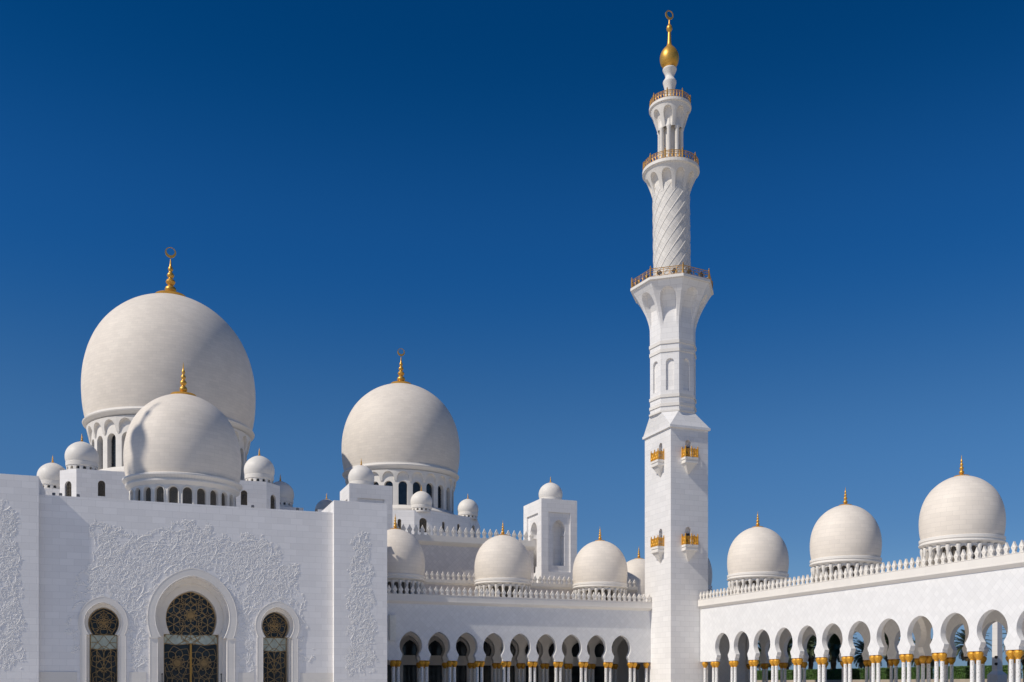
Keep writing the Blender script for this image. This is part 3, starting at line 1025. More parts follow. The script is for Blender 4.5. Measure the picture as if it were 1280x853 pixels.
def glazing(c, y, rows, zb0, zb1, name, curves, r, mull):
    mb = MB(); fill(mb, c, rows, lambda s, z, d: (s, y, z))
    g = mb.build(name, M['blueglass'], portal)
    mb = MB()
    w0, w1 = width_at(rows, zb0+0.01), width_at(rows, zb1-0.01)
    wj = width_at(rows, zb0+0.01)
    nsw = 2 if mull else 1
    lo = []
    for k in range(25):
        u = k/24; lo.append((c-wj+0.05+u*2*(wj-0.05), zb0 + (0.16 if mull else 0.10)*abs(cos(u*nsw*pi))**2))
    for (xa, za), (xb, zb_) in zip(lo, lo[1:]):
        def tp(x): return zb1 - max(0.0, abs(x-c)-w1*0.9)*1.4
        mb.face([(xa,y-0.03,za),(xb,y-0.03,zb_),(xb,y-0.03,tp(xb)),(xa,y-0.03,tp(xa))])
    mb2 = MB(); mb2.tube([(a, y-0.07, b) for a, b in lo], r*1.2, 4, caps=False); mb2.build('band_edge', M['tracery'], g)
    mb.build('glass_band', M['pale_glass'], g)
    mb = tracery(rows, c, y-0.06, curves, r)
    o = outline(rows)
    mb.tube([(c+a, y-0.05, b) for a, b in o], 0.07 if r > 0.036 else 0.055, 4, caps=False)
    mb.build('tracery', M['tracery'], g)
    if mull:
        mb = MB(); mb.box(c-0.12, c+0.12, y-0.16, y-0.035, 0, zb0+0.1); mb.build('door_post', M['goldrail'], g)
    return g
cv = rosette(0, 10.0, 1.75, 8) + rosette(0, 10.0, 0.8, 8, 0.39)
for k in range(6):
    a = pi/2 + k*pi/3
    cx_, cz_ = 2.25*cos(a), 10.0+2.25*sin(a)
    cv += rosette(cx_, cz_, 1.25, 6, a)
    a2_ = a + pi/6
    cv += [[(1.35*cos(a2_), 10+1.35*sin(a2_)), (3.2*cos(a2_), 10+3.2*sin(a2_))]]
for dx_ in (-1.55, 1.55):
    cv += rosette(dx_, 4.2, 2.1, 8, 0.2) + rosette(dx_, 4.2, 0.9, 8, 0.59)
    cv += rosette(dx_, 1.2, 1.6, 8)
    cv += [[(dx_ + s_*(0.9+0.35*cos(q/12*pi*2)), 4.3 - 4.3*q/12) for q in range(13)] for s_ in (-1, 1)]
    cv += [[(dx_*0.2 + q/16*dx_*1.75, 6.4 + 1.25*sin(q/16*pi)) for q in range(17)], [(dx_*0.2 + q/16*dx_*1.75, 7.6 - 1.2*sin(q/16*pi)) for q in range(17)]]
cv += [[(-2.6, 7.66),(2.6, 7.66)], [(-1.6,6.4),(-0.2,7.1),(1.2,7.7)], [(1.6,6.4),(0.2,7.1),(-1.2,7.7)]]
glazing(CX, YP+4.55, glasA, 6.4, 7.6, 'door', cv, 0.033, True)
for sg in (-1, 1):
    c = CX + sg*SX
    cv = rosette(0, 8.75, 0.6, 8) + [circ(0, 8.75, 0.75)]
    for k in range(5):
        a = pi/2 + k*2*pi/5
        cv += [[(0.75*cos(a),8.75+0.75*sin(a)),(1.6*cos(a),8.75+1.6*sin(a))], [(1.7*cos(a+q*0.1),8.75+(0.75+0.5*abs(1-abs(q)/3))*sin(a+q*0.1)) for q in range(-3,4)]]
    cv += [[(-1.25,7.36),(1.25,7.36)]] + rosette(0, 4.6, 1.5, 6, pi/2) + rosette(0, 2.2, 1.4, 6, pi/2) + rosette(0, 8.75, 1.5, 5, pi/2)
    cv += [[(0,5.7),(-0.62,6.5),(0,7.35)], [(0,5.7),(0.62,6.5),(0,7.35)], [(-1.35,6.5),(-0.62,6.5)], [(1.35,6.5),(0.62,6.5)],
           [(-1.35,5.7),(-0.9,6.2),(-0.62,6.5),(-0.9,7.0),(-1.2,7.3)], [(1.35,5.7),(0.9,6.2),(0.62,6.5),(0.9,7.0),(1.2,7.3)]]
    for s_ in (-1, 1):
        cv += [[(s_*0.75*cos(q/14*pi*0.62), 5.6 - 2.6*q/14) for q in range(15)],
               [(s_*(0.75-1.1*q/14), 5.5-2.2*(q/14)**1.3) for q in range(12)],
               [(s_*(0.72+0.12*sin(q/14*pi)), 5.6-5.0*q/14) for q in range(15)]]
    glazing(c, YP+2.95, sglaA, 5.65, 7.35, 'glazed_window', cv, 0.034, False)

# ------------------------------------------------------------------ carved floral relief
def inside(poly, x, z):
    r = False; n = len(poly); j = n-1
    for i in range(n):
        (xi, zi), (xj, zj) = poly[i], poly[j]
        if (zi > z) != (zj > z) and x < (xj-xi)*(z-zi)/(zj-zi)+xi: r = not r
        j = i
    return r
def leaf(mb, x, z, y, a, L, W, h):
    """small raised pointed leaf"""
    ca_, sa_ = cos(a), sin(a)
    def T(u, v, w): return (x + u*ca_ - v*sa_, y - w, z + u*sa_ + v*ca_)
    base, tip = T(0,0,0.0), T(L,0,0.02)
    l1, r1 = T(L*0.42, W, 0.0), T(L*0.42, -W, 0.0)
    m1, m2 = T(L*0.25, 0, h), T(L*0.62, 0, h*0.9)
    for f in ((base,m1,l1),(l1,m1,m2),(l1,m2,tip),(base,r1,m1),(r1,m2,m1),(r1,tip,m2)): mb.face(f)
def flower(mb, x, z, y, R, h, n=6):
    a0 = random.random()*6
    for k in range(n): leaf(mb, x+0.12*R*cos(a0+k*2*pi/n), z+0.12*R*sin(a0+k*2*pi/n), y, a0+k*2*pi/n, R, R*0.42, h)
    pts = [(x+0.2*R*cos(k*pi/3), y-h*1.1, z+0.2*R*sin(k*pi/3)) for k in range(6)]
    for k in range(6): mb.face([pts[k], pts[(k+1)%6], (x, y-h*1.5, z)])
def vine(mb, ok, x, z, a, y, r, n, curl, sc=1.0):
    pts = []; rr = []
    k = curl
    for i in range(n):
        if not ok(x, z): break
        pts.append((x, y - r*0.1, z)); rr.append(r*(1 - 0.6*i/n))
        if i % 2 == 1 and random.random() < 0.85:
            sd = random.choice((-1, 1))
            leaf(mb, x, z, y, a + sd*random.uniform(0.6,1.2), sc*random.uniform(0.28,0.5), sc*random.uniform(0.07,0.12), random.uniform(0.02,0.04))
        x += 0.2*sc*cos(a); z += 0.2*sc*sin(a)
        a += k + random.uniform(-0.12, 0.12)
        k += curl*0.10
    if len(pts) > 2: mb.tube(pts, rr, 5, caps=False)
def relief(name, ok, box, y, n_vine, n_flow, n_leaf, parent):
    mb = MB()
    x0, x1, z0, z1 = box
    def rnd():
        for _ in range(200):
            x, z = random.uniform(x0,x1), random.uniform(z0,z1)
            if ok(x, z): return x, z
        return None
    for _ in range(n_vine):
        p = rnd()
        if p: vine(mb, ok, p[0], p[1], random.uniform(0.4, 2.7), y, random.uniform(0.03,0.05), random.randint(10,26), random.choice((-1,1))*random.uniform(0.08,0.24), random.uniform(0.8,1.15))
    for _ in range(n_flow):
        p = rnd()
        if p: flower(mb, p[0], p[1], y, random.uniform(0.14,0.34), random.uniform(0.025,0.048), random.choice((5,6,7)))
    for _ in range(n_leaf):
        p = rnd()
        if p: leaf(mb, p[0], p[1], y, random.uniform(0,6.28), random.uniform(0.25,0.5), random.uniform(0.06,0.12), random.uniform(0.02,0.04))
    return mb.build(name, M['carved'], parent, angle=20)
RP = [(-6.6,5.2),(-6.7,9),(-5.9,13.6),(-4.2,16),(-4.6,19.6),(-3.4,20.2),(-1.2,19.6),(1.0,18.7),(2.8,19.6),(4.6,20.6),(6.7,21.0),(8.8,20.5),(10.4,19.5),
      (12.8,19.8),(14.8,19.3),(16.6,18.2),(17.6,17.2),(19.5,16.0),(18.6,14.0),(20.0,12.0),(19.3,10.2),(20.1,9.0),(20.9,4.2),(14.1,2.9),(-1.0,2.9)]
def okmain(x, z):
    if not inside(RP, x, z): return False
    # bare marble kept round the openings
    if z < 15.35 and abs(x-CX) < 5.15 and (z < 9.5 or math.hypot((x-CX)/5.15, (z-9.5)/5.9) < 1): return False
    for sg in (-1, 1):
        d = abs(x-CX-sg*SX)
        if z < 11.7 and d < 2.72 and (z < 8.6 or math.hypot(d/2.72, (z-8.6)/3.05) < 1): return False
    # the carving thins out towards its edge into single stems
    m = sum(inside(RP, x+1.3*cos(k*pi/4), z+1.3*sin(k*pi/4)) for k in range(8))
    wv = 0.5 + 0.5*sin(x*2.1+z*1.3)*sin(z*1.9-x*0.8)
    return m >= 7 or (m >= 2 and wv > 0.55 - 0.05*m)
def ragged(f, amp):
    return f
relief('floral_relief', okmain, (-6.8,21.0,2.9,21), YP-0.004, 380, 340, 380, portal)
def okpier(cx, zt, w):
    def f(x, z):
        if z < 2.9 or z > zt: return False
        t = (z-2.9)/(zt-2.9)
        hw = w*(1 - 0.55*t**2.2)*(1 + 0.16*sin(z*1.7) + 0.08*sin(z*4.1))
        if t > 0.93: hw *= max(0.05, (1-t)/0.07)
        return abs(x-cx) < hw
    return f
relief('floral_relief', okpier(26.5, 21.2, 1.75), (24.2,28.8,2.9,21.2), 121.446, 100, 120, 140, portal)
relief('floral_relief', okpier(-12.9, 22.3, 1.75), (-15.2,-10.6,2.9,22.3), 121.446, 100, 120, 140, portal)

# small things by the portal
for i, (x, lab) in enumerate(((CX-3.35, 'short dark post at the left jamb of the main doorway'), (CX+3.35, 'short dark post at the right jamb of the main doorway'))):
    mb = MB(); mb.lathe([(0.16,0),(0.16,0.05),(0.05,0.09),(0.045,2.75),(0.08,2.8),(0.08,2.9),(0.02,2.95)], 12, (x, YP+2.0, 0))
    tag(mb.build('door_post', M['blackmetal']), lab, 'post', 'dark posts at the main doorway')
fl0 = None
for x in (-8.1, -7.4, -5.6, 13.6, 18.9, 21.2):
    if fl0 is None:
        mb = MB(); mb.box(-0.16,0.16,-0.14,0.14,0,0.06); mb.box(-0.14,0.14,-0.10,0.12,0.12,0.36); mb.box(-0.17,-0.143,-0.05,0.05,0.063,0.3); mb.box(0.143,0.17,-0.05,0.05,0.063,0.3)
        fl0 = mb.build('roof_floodlight', M['lamp']); o = fl0
    else:
        o = fl0.copy(); COL.objects.link(o)
    o.location = (x, YP+0.35, ZT+0.002)
    tag(o, 'tiny dark floodlight standing on the top edge of the portal wall', 'floodlight', 'floodlights along the portal wall top')
t = thing('wall_louver', 'narrow white upright louvred box on the left arcade wall beside the portal pier', 'louver', (33.6, 137.5, 7.8))
mb = MB(); mb.box(34.02, 34.92, 137.0, YA-0.003, 7.8, 11.4); mb.build('housing', M['louver'], t)
mb = MB()
for k in range(16): mb.box(34.10, 34.84, 136.93, 136.998, 7.95+k*0.215, 8.06+k*0.215)
mb.build('slats', M['louver'], t)

# ------------------------------------------------------------------ minaret
def build_minaret(label):
    # local coordinates; base footprint x 0..6.5, y 0..8.1, axis at (AX, AY)
    t = thing('minaret', label, 'minaret', (0,0,0), 'minarets of the mosque')
    BX, BY = 6.49, 8.13
    AX, AY = 2.75, 4.1
    ROT = radians(7)
    def lean(z): return max(0.0, (z-52.0))/54.0*0.62
    def C(z): return (AX - lean(z)*0.934, AY + lean(z)*0.357)
    # base with door niches behind the balconies
    ZB = 40.4
    def door_rows(z): return roundarch(z, 0.50, z+2.3, 6)
    mb = MB()
    faces = [(lambda s, z, k: (s, 0.0+0.6*k, z), BX, BX*0.46), (lambda s, z, k: (0.0+0.6*k, BY-s, z), BY, BY*0.62)]
    for Pf, Wd, c in faces:
        r1 = door_rows(22.7); r2 = door_rows(35.9)
        rows = [(0.0,0.0)] + r1 + r2
        bay(mb, 0.0, Wd, c, rows, Pf, ZB, back=False, top=False)
        for r in (r1, r2): fill(mb, c, r[1:], lambda s, z, d, Pf=Pf: Pf(s, z, 1.0))
    mb.face([(BX,0,0),(BX,BY,0),(BX,BY,ZB),(BX,0,ZB)]); mb.face([(0,BY,0),(BX,BY,0),(BX,BY,ZB),(0,BY,ZB)])
    mb.build('base_tower', M['minaret'], t, local=True)
    # dark lower leaf of each door
    mb = MB()
    for z in (22.7, 35.9):
        mb.box(BX*0.46-0.47, BX*0.46+0.47, 0.45, 0.58, z, z+1.9)
        mb.box(0.45, 0.58, BY*0.38-0.47, BY*0.38+0.47, z, z+1.9)
    mb.build('doors', M['dark'], t, local=True)
    # eave and the chamfered transition to the octagon
    RO = 3.62
    def octa(r, z, rot=ROT):
        cx, cy = C(z)
        return [(cx + r*cos(rot + pi/8 + k*pi/4), cy + r*sin(rot + pi/8 + k*pi/4), z) for k in range(8)]
    mb = MB()
    o_ = 0.28
    mb.box(-o_, BX+o_, -o_, BY+o_, ZB, ZB+0.38)
    sq = [(-o_+0.1,-o_+0.1),(BX+o_-0.1,-o_+0.1),(BX+o_-0.1,BY+o_-0.1),(-o_+0.1,BY+o_-0.1)]
    top = octa(RO, 43.3)
    zc = ZB+0.383
    # octagon edges: which corner of the square each belongs to
    def ang(p): return math.atan2(p[1]-AY, p[0]-AX)
    V = top
    mids = {}
    # faces k (between V[k], V[k+1]); diagonal faces meet a corner, others meet a side
    for k in range(8):
        a, b = V[k], V[(k+1) % 8]
        am = math.degrees(math.atan2((a[1]+b[1])/2-AY, (a[0]+b[0])/2-AX) - ROT) % 360
        d = {45:2, 135:3, 225:0, 315:1}
        near = min(d, key=lambda q: abs(((am-q+180) % 360)-180))
        if abs(((am-near+180) % 360)-180) < 10:
            c_ = sq[d[near]]; mb.face([(c_[0],c_[1],zc), b, a][::-1])
        else:
            side = {0:(1,2), 90:(2,3), 180:(3,0), 270:(0,1)}
            ns = min(side, key=lambda q: abs(((am-q+180) % 360)-180))
            p, q = sq[side[ns][0]], sq[side[ns][1]]
            mb.face([(p[0],p[1],zc),(q[0],q[1],zc), b, a])
    mb.build('eave', M['minaret'], t, local=True)
    # octagonal shaft with a blind niche on every face
    mb = MB()
    Z0, Z1 = 43.3, 57.2
    for k in range(8):
        a0, a1 = octa(RO, Z0)[k], octa(RO, Z0)[(k+1) % 8]
        A0 = Vector(a0); A1 = Vector(a1); L = (A1-A0).length; d = (A1-A0)/L; nn = Vector((d.y,-d.x,0))
        def Pf(s, z, kk, A0=A0, d=d, nn=nn):
            c0 = C(z); cb = C(Z0)
            q = A0 + d*s - nn*(0.32*kk)
            return (q.x + c0[0]-cb[0], q.y + c0[1]-cb[1], z)
        rows = roundarch(46.5, 0.62, 50.7, 6)
        bay(mb, 0.0, L, L/2, rows, Pf, Z1, Z0, back=False, top=False)
        fill(mb, L/2, rows[1:], lambda s, z, dd, Pf=Pf: Pf(s, z, 1.0))
    mb.build('octagon_shaft', M['minaret'], t, local=True)
    for (z, h, e_) in ((43.15,0.28,0.18),(44.05,0.45,0.14),(45.4,0.45,0.15),(52.3,0.48,0.13),(53.55,0.48,0.15)):
        mb = MB()
        lo, hi = octa(RO+e_, z), octa(RO+e_, z+h)
        for k in range(8):
            j = (k+1) % 8
            mb.face([lo[k],lo[j],hi[j],hi[k]])
        li, h_i = octa(RO-0.05, z), octa(RO-0.05, z+h)
        for k in range(8):
            j = (k+1) % 8
            mb.face([li[k],li[j],lo[j],lo[k]]); mb.face([hi[k],hi[j],h_i[j],h_i[k]])
        mb.build('moulding', M['smooth'], t, local=True)

    # flared galleries
    def flare(name, nf, z0, z1, r0, r1, rec, arch_h, rot, mat, curve=1.7, wfrac=0.74, slab=0.45, rim=0.25, flat=True, seg=1):
        mb = MB()
        def rad(z): 
            q = max(0.0, min(1.0, (z-z0)/(z1-z0)))
            return r0 + (r1-r0)*q**curve
        pitch = 2*pi/nf
        for k in range(nf):
            a = rot + k*pitch
            def Pf(s, z, kk, a=a):
                r = rad(z) - (rec if kk else 0.0)
                if kk: r = max(r, r0-0.02)
                cx, cy = C(z)
                if flat:
                    ap = r*cos(pi/nf); hwid = r*sin(pi/nf)
                    x, y = ap, s*hwid
                    return (cx + x*cos(a)-y*sin(a), cy + x*sin(a)+y*cos(a), z)
                an = a + s*pitch/2
                return (cx + r*cos(an), cy + r*sin(an), z)
            zs = z0 + (z1-z0)*arch_h
            rows = [(z0, wfrac*0.98)]
            for q in range(1, 5): rows.append((z0 + (zs-z0)*q/4*0.55, wfrac))
            for q in range(1, 9):
                aa = pi/2*q/8
                rows.append((z0 + (zs-z0)*(0.55+0.45*sin(aa)), wfrac*cos(aa)**0.8 if q < 8 else 0.0))
            bay(mb, -1.0, 1.0, 0.0, rows, Pf, z1, back=True, nsub=2, top=False, bottom=True)
            # inner face behind the niche
            fill(mb, 0.0, rows, Pf, 1)
        mb.build(name, mat, t, local=True)
        # floor slab
        mb = MB()
        n = nf if flat else 48
        rs = r1 + rim
        prof = [(r1*0.9, z1-0.02), (rs-0.12, z1+0.0), (rs, z1+0.10), (rs, z1+slab), (r1*0.4, z1+slab)]
        vs = []
        rr_ = rot + (pi/nf if flat else 0)
        for (r, z) in prof:
            cx, cy = C(z)
            vs.append([(cx + r*cos(rr_+2*pi*k/n), cy + r*sin(rr_+2*pi*k/n), z) for k in range(n)])
        for a_, b_ in zip(vs, vs[1:]):
            for k in range(n):
                j = (k+1) % n
                mb.face([a_[k],a_[j],b_[j],b_[k]])
        mb.build('gallery_floor', M['smooth'], t, angle=30, local=True)
        return rs, z1+slab
    def railing(nf, r, z, h, rot, per, flat=True, posts=0.10):
        mb = MB()
        cx, cy = C(z)
        n = nf if flat else 40
        ring = [(cx + r*cos(rot+2*pi*k/n), cy + r*sin(rot+2*pi*k/n)) for k in range(n)]
        for zz, rr in ((z+0.06,0.05),(z+h*0.5,0.03),(z+h*0.8,0.045),(z+h,0.06)):
            mb.tube([(p[0],p[1],zz) for p in ring], rr, 5, closed=True)
        tot = nf*per
        for k in range(tot):
            if flat:
                i, f = divmod(k, per); a, b = ring[i], ring[(i+1) % n]
                x, y = a[0]+(b[0]-a[0])*f/per, a[1]+(b[1]-a[1])*f/per
                big = (f == 0)
            else:
                an = rot + 2*pi*k/tot
                x, y = cx+r*cos(an), cy+r*sin(an); big = k % per == 0
            if big:
                mb.lathe([(posts*1.2,0),(posts*1.2,h+0.15),(posts*0.6,h+0.2),(posts*1.1,h+0.32),(0.01,h+0.5)], 8, (x,y,z))
            else:
                mb.tube([(x,y,z),(x,y,z+h)], 0.045, 4)
        # scroll work: little rings between balusters
        for k in range(tot):
            if flat:
                i, f = divmod(k, per); a, b = ring[i], ring[(i+1) % n]
                f += 0.5
                x, y = a[0]+(b[0]-a[0])*f/per, a[1]+(b[1]-a[1])*f/per
                dv = Vector((b[0]-a[0], b[1]-a[1])).normalized(); wd = math.hypot(b[0]-a[0], b[1]-a[1])/per*0.40
            else:
                an = rot + 2*pi*(k+0.5)/tot
                x, y = cx+r*cos(an), cy+r*sin(an); dv = Vector((-sin(an), cos(an))); wd = 2*pi*r/tot*0.4
            mb.tube([(x+dv.x*wd*cos(q*pi/5), y+dv.y*wd*cos(q*pi/5), z+h*0.36+h*0.26*sin(q*pi/5)) for q in range(10)], 0.035, 4, closed=True)
        return mb.build('railing', M['goldrail'], t, local=True)

    r_, z_ = flare('gallery_corbel', 8, 56.2, 62.4, 3.60, 6.35, 0.85, 0.86, ROT, M['minaret'], curve=1.6, slab=0.5, wfrac=0.72)
    railing(8, r_-0.22, z_, 1.25, ROT+pi/8, 5)
    # floodlights standing along the lower gallery
    mb0 = None
    for k in range(16):
        an = ROT + pi/8 + 2*pi*(k+0.5)/16
        cx, cy = C(64)
        rr = r_*cos(pi/8)*0.94 if k % 1 == 0 else r_
        x, y = cx + rr*cos(an), cy + rr*sin(an)
        if mb0 is None:
            m2 = MB()
            m2.lathe([(0.01,-0.22),(0.26,-0.20),(0.36,0.0),(0.36,0.16),(0.30,0.2),(0.01,0.2)], 12)
            m2.v = [(v[2], v[1], v[0]+0.62) for v in m2.v]
            m2.box(-0.05,0.05,-0.4,-0.34,0,0.62); m2.box(-0.05,0.05,0.34,0.4,0,0.62); m2.box(-0.15,0.15,-0.4,0.4,0,0.05)
            mb0 = m2.build('floodlight', M['lamp'], t, local=True); o = mb0
        else:
            o = mb0.copy(); COL.objects.link(o); o.parent = t
        o.location = (x, y, z_+0.03); o.rotation_euler = (0, 0, an)
    # round shaft with spiral ribs
    mb = MB()
    RS = 2.84
    cxa, cya = C(71)
    prof = [(RS, 62.8+q*0.58) for q in range(28)]
    nseg = 64
    mb.lathe(prof, nseg, (0,0,0))
    mb.v = [(v[0]+C(v[2])[0], v[1]+C(v[2])[1], v[2]) for v in mb.v]
    mb.build('round_shaft', M['shaft'], t, local=True)
    mb = MB()
    for k in range(13):
        pts = []
        for i in range(40):
            z = 62.9 + 15.4*i/39
            an = 2*pi*k/13 + 3.7*i/39
            c0 = C(z)
            pts.append((c0[0]+(RS+0.0)*cos(an), c0[1]+(RS+0.0)*sin(an), z))
        mb.tube(pts, 0.07, 5)
    mb.build('spiral_rib', M['smooth'], t, local=True)
    mb = MB()
    for k in range(13):
        pts = []
        for i in range(40):
            z = 62.9 + 15.4*i/39
            an = 2*pi*k/13 - 3.7*i/39
            c0 = C(z)
            pts.append((c0[0]+(RS-0.012)*cos(an), c0[1]+(RS-0.012)*sin(an), z))
        mb.tube(pts, 0.04, 4)
    mb.build('lattice_rib', M['smooth'], t, local=True)
    r2, z2 = flare('gallery_corbel', 10, 77.2, 80.8, RS+0.02, 4.15, 0.55, 0.82, ROT+0.1, M['smooth'], curve=1.3, slab=0.55, rim=0.25, flat=False, wfrac=0.72)
    railing(10, r2-0.18, z2, 1.15, ROT+0.1, 5, flat=False)
    # lantern of slim columns round a core
    mb = MB(); cx, cy = C(86)
    mb.lathe([(1.15,z2),(1.15,88.8)], 24, (cx,cy,0)); mb.build('lantern_core', M['smooth'], t, local=True)
    l0 = None
    for k in range(8):
        an = ROT + 2*pi*k/8
        if l0 is None:
            m2 = MB(); m2.lathe([(0.42,0),(0.42,0.3),(0.34,0.4),(0.32,5.9),(0.42,6.1),(0.42,6.35),(0.34,6.5),(0.34,7.3)], 12)
            l0 = m2.build('lantern_column', M['smooth'], t, local=True); o = l0
        else:
            o = l0.copy(); COL.objects.link(o); o.parent = t
        o.location = (cx+1.66*cos(an), cy+1.66*sin(an), z2)
    r3, z3 = flare('gallery_corbel', 8, 87.5, 90.7, 1.98, 3.05, 0.45, 0.84, ROT, M['smooth'], curve=0.95, slab=0.5, rim=0.2, flat=False, wfrac=0.70)
    railing(8, r3-0.15, z3, 1.05, ROT, 5, flat=False)
    cx, cy = C(97)
    mb = MB()
    mb.lathe(smoothprof([(1.05,z3-0.3),(0.80,92.2),(0.74,93.2),(0.82,94.2),(1.02,95.0),(1.02,95.3),(0.72,95.8),(0.68,96.2),(0.92,96.75),(1.08,97.1),(1.0,97.3),(0.5,97.35)],4), 28, (cx,cy,0))
    mb.build('neck', M['smooth'], t, angle=50, local=True)
    mb = MB(); cx, cy = C(101)
    mb.lathe(smoothprof([(0.55,97.30),(0.91,97.54),(1.30,98.02),(1.47,98.69),(1.44,99.31),(1.20,99.93),(0.85,100.41),(0.50,100.79),(0.34,101.22),(0.28,101.89),(0.24,102.75),(0.20,102.99),(0.34,103.19),(0.46,103.57),(0.36,103.95),(0.18,104.19),(0.11,104.67),(0.07,105.15)],4), 32, (cx,cy,0))
    f = mb.build('finial', M['gold'], t, angle=50, local=True)
    mb = MB()
    R = 0.70; czz = 105.1+R*0.85; n = 32
    out = [(R*cos(2*pi*k/n+pi/2), R*sin(2*pi*k/n+pi/2)) for k in range(n)]
    inn = [(0.72*R*cos(2*pi*k/n+pi/2)+0.08*R, 0.72*R*sin(2*pi*k/n+pi/2)+0.16*R) for k in range(n)]
    for k in range(n):
        j = (k+1) % n
        for dy in (-0.07, 0.07):
            mb.face([(cx+out[k][0],cy+dy,czz+out[k][1]),(cx+out[j][0],cy+dy,czz+out[j][1]),(cx+inn[j][0],cy+dy,czz+inn[j][1]),(cx+inn[k][0],cy+dy,czz+inn[k][1])])
        for L in (out, inn):
            mb.face([(cx+L[k][0],cy-0.07,czz+L[k][1]),(cx+L[j][0],cy-0.07,czz+L[j][1]),(cx+L[j][0],cy+0.07,czz+L[j][1]),(cx+L[k][0],cy+0.07,czz+L[k][1])])
    mb.build('crescent', M['gold'], f, local=True)
    # four little balconies on inverted pyramids
    def balcony(cxf, face, z):
        w, p = 1.12, 1.12
        def T(u, o, zz): return (cxf+u, -o, zz) if face == 'front' else (-o, cxf-u, zz)
        mb = MB()
        def blk(u0,u1,o0,o1,za,zb_):
            q = [T(u0,o0,za),T(u1,o0,za),T(u1,o1,za),T(u0,o1,za),T(u0,o0,zb_),T(u1,o0,zb_),T(u1,o1,zb_),T(u0,o1,zb_)]
            for f_ in ((0,3,2,1),(4,5,6,7),(0,1,5,4),(1,2,6,5),(2,3,7,6),(3,0,4,7)): mb.face([q[i] for i in f_])
        blk(-w,w,0.003,p,z-0.34,z); blk(-w+0.1,w-0.1,0.003,p-0.1,z-0.62,z-0.343); blk(-w,w,0.003,p,z-0.9,z-0.623)
        top = [T(-w+0.15,0.003,z-0.903),T(w-0.15,0.003,z-0.903),T(w-0.15,p-0.15,z-0.903),T(-w+0.15,p-0.15,z-0.903)]
        ap = T(0,0.003,z-2.55)
        for i in range(4): mb.face([top[i], top[(i+1)%4], ap])
        b = mb.build('balcony', M['smooth'], t, local=True)
        mb = MB()
        path = [(-w+0.06,0.05),(-w+0.06,p-0.07),(w-0.06,p-0.07),(w-0.06,0.05)]
        for zz, rr in ((0.08,0.05),(1.05,0.05),(1.22,0.06)):
            mb.tube([T(u,o,z+zz) for u,o in path], rr, 4)
        for (u,o) in path + [(0.0,p-0.07)]:
            q = T(u,o,z); mb.lathe([(0.11,0),(0.11,1.4),(0.05,1.45),(0.10,1.55),(0.01,1.7)], 8, q)
        for (a_, b_) in zip(path, path[1:]):
            for i in range(1, 8 if abs(a_[0]-b_[0])>1 else 5):
                f_ = i/(8 if abs(a_[0]-b_[0])>1 else 5)
                u, o = a_[0]+(b_[0]-a_[0])*f_, a_[1]+(b_[1]-a_[1])*f_
                mb.tube([T(u,o,z+0.05),T(u,o,z+1.2)], 0.05, 4)
                if i % 2: mb.tube([T(u + (0.2*cos(q*pi/4) if abs(a_[0]-b_[0])>1 else 0), o + (0 if abs(a_[0]-b_[0])>1 else 0.2*cos(q*pi/4)), z+0.6+0.36*sin(q*pi/4)) for q in range(8)], 0.05, 4, closed=True)
        mb.build('balcony_railing', M['goldmat'], b, local=True)
    for z in (22.7, 35.9):
        balcony(BX*0.46, 'front', z)
        balcony(BY*0.38, 'side', z)
    return t

mn = build_minaret('tall white minaret with gilded galleries and a gold crescent, the tower in the photo')
mn.location = (75.94, 131.55, 0)
mn['label'] = 'tall white minaret with gilded galleries and a golden finial where the two arcades meet'
copy_tree(mn, (-68.3, 126.6, 0), label='matching minaret left of the picture that casts its shadow on the front dome')

# ------------------------------------------------------------------ garden beyond the right arcade
def hedge_mesh():
    mb = MB()
    Lx, Ly, H = 2.0, 5.6, 1.5
    mb.box(-Lx/2+0.12, Lx/2-0.12, -Ly/2+0.12, Ly/2-0.12, 0, H-0.12)
    rnd = random.Random(3)
    for _ in range(2600):
        f = rnd.random()
        if f < 0.3: p = (rnd.uniform(-Lx/2,Lx/2), rnd.uniform(-Ly/2,Ly/2), H-rnd.random()*0.1)
        elif f < 0.8: p = (rnd.choice((-1,1))*(Lx/2-rnd.random()*0.1), rnd.uniform(-Ly/2,Ly/2), rnd.uniform(0,H))
        else: p = (rnd.uniform(-Lx/2,Lx/2), rnd.choice((-1,1))*(Ly/2-rnd.random()*0.1), rnd.uniform(0,H))
        v = Vector((rnd.gauss(0,1),rnd.gauss(0,1),rnd.gauss(0,1))).normalized(); u = v.orthogonal().normalized()
        q = Vector(p); s = rnd.uniform(0.06,0.12)
        mb.face([q-u*s, q+v*s*0.6, q+u*s, q-v*s*0.6])
    return mb
hedge0 = hedge_mesh().build('clipped_hedge', M['hedge'], None)
HX = 114.0
hy = [74 + 8.1*k for k in range(13)]
for k, y in enumerate(hy):
    o = hedge0 if k == 0 else hedge0.copy()
    if k: COL.objects.link(o)
    o.location = (HX, y, 2.4); o.scale = (1, 1.12, 1.25)
    tag(o, 'clipped green hedge block in the garden seen through the right arcade arches', 'hedge', 'clipped hedges beyond the right arcade')
mb = MB(); mb.box(HX-1.4, HX+1.4, 66, 182, 0, 2.4); tag(mb.build('garden_planter', M['planter']), 'long beige stone planter wall under the hedges beyond the right arcade', 'planter')

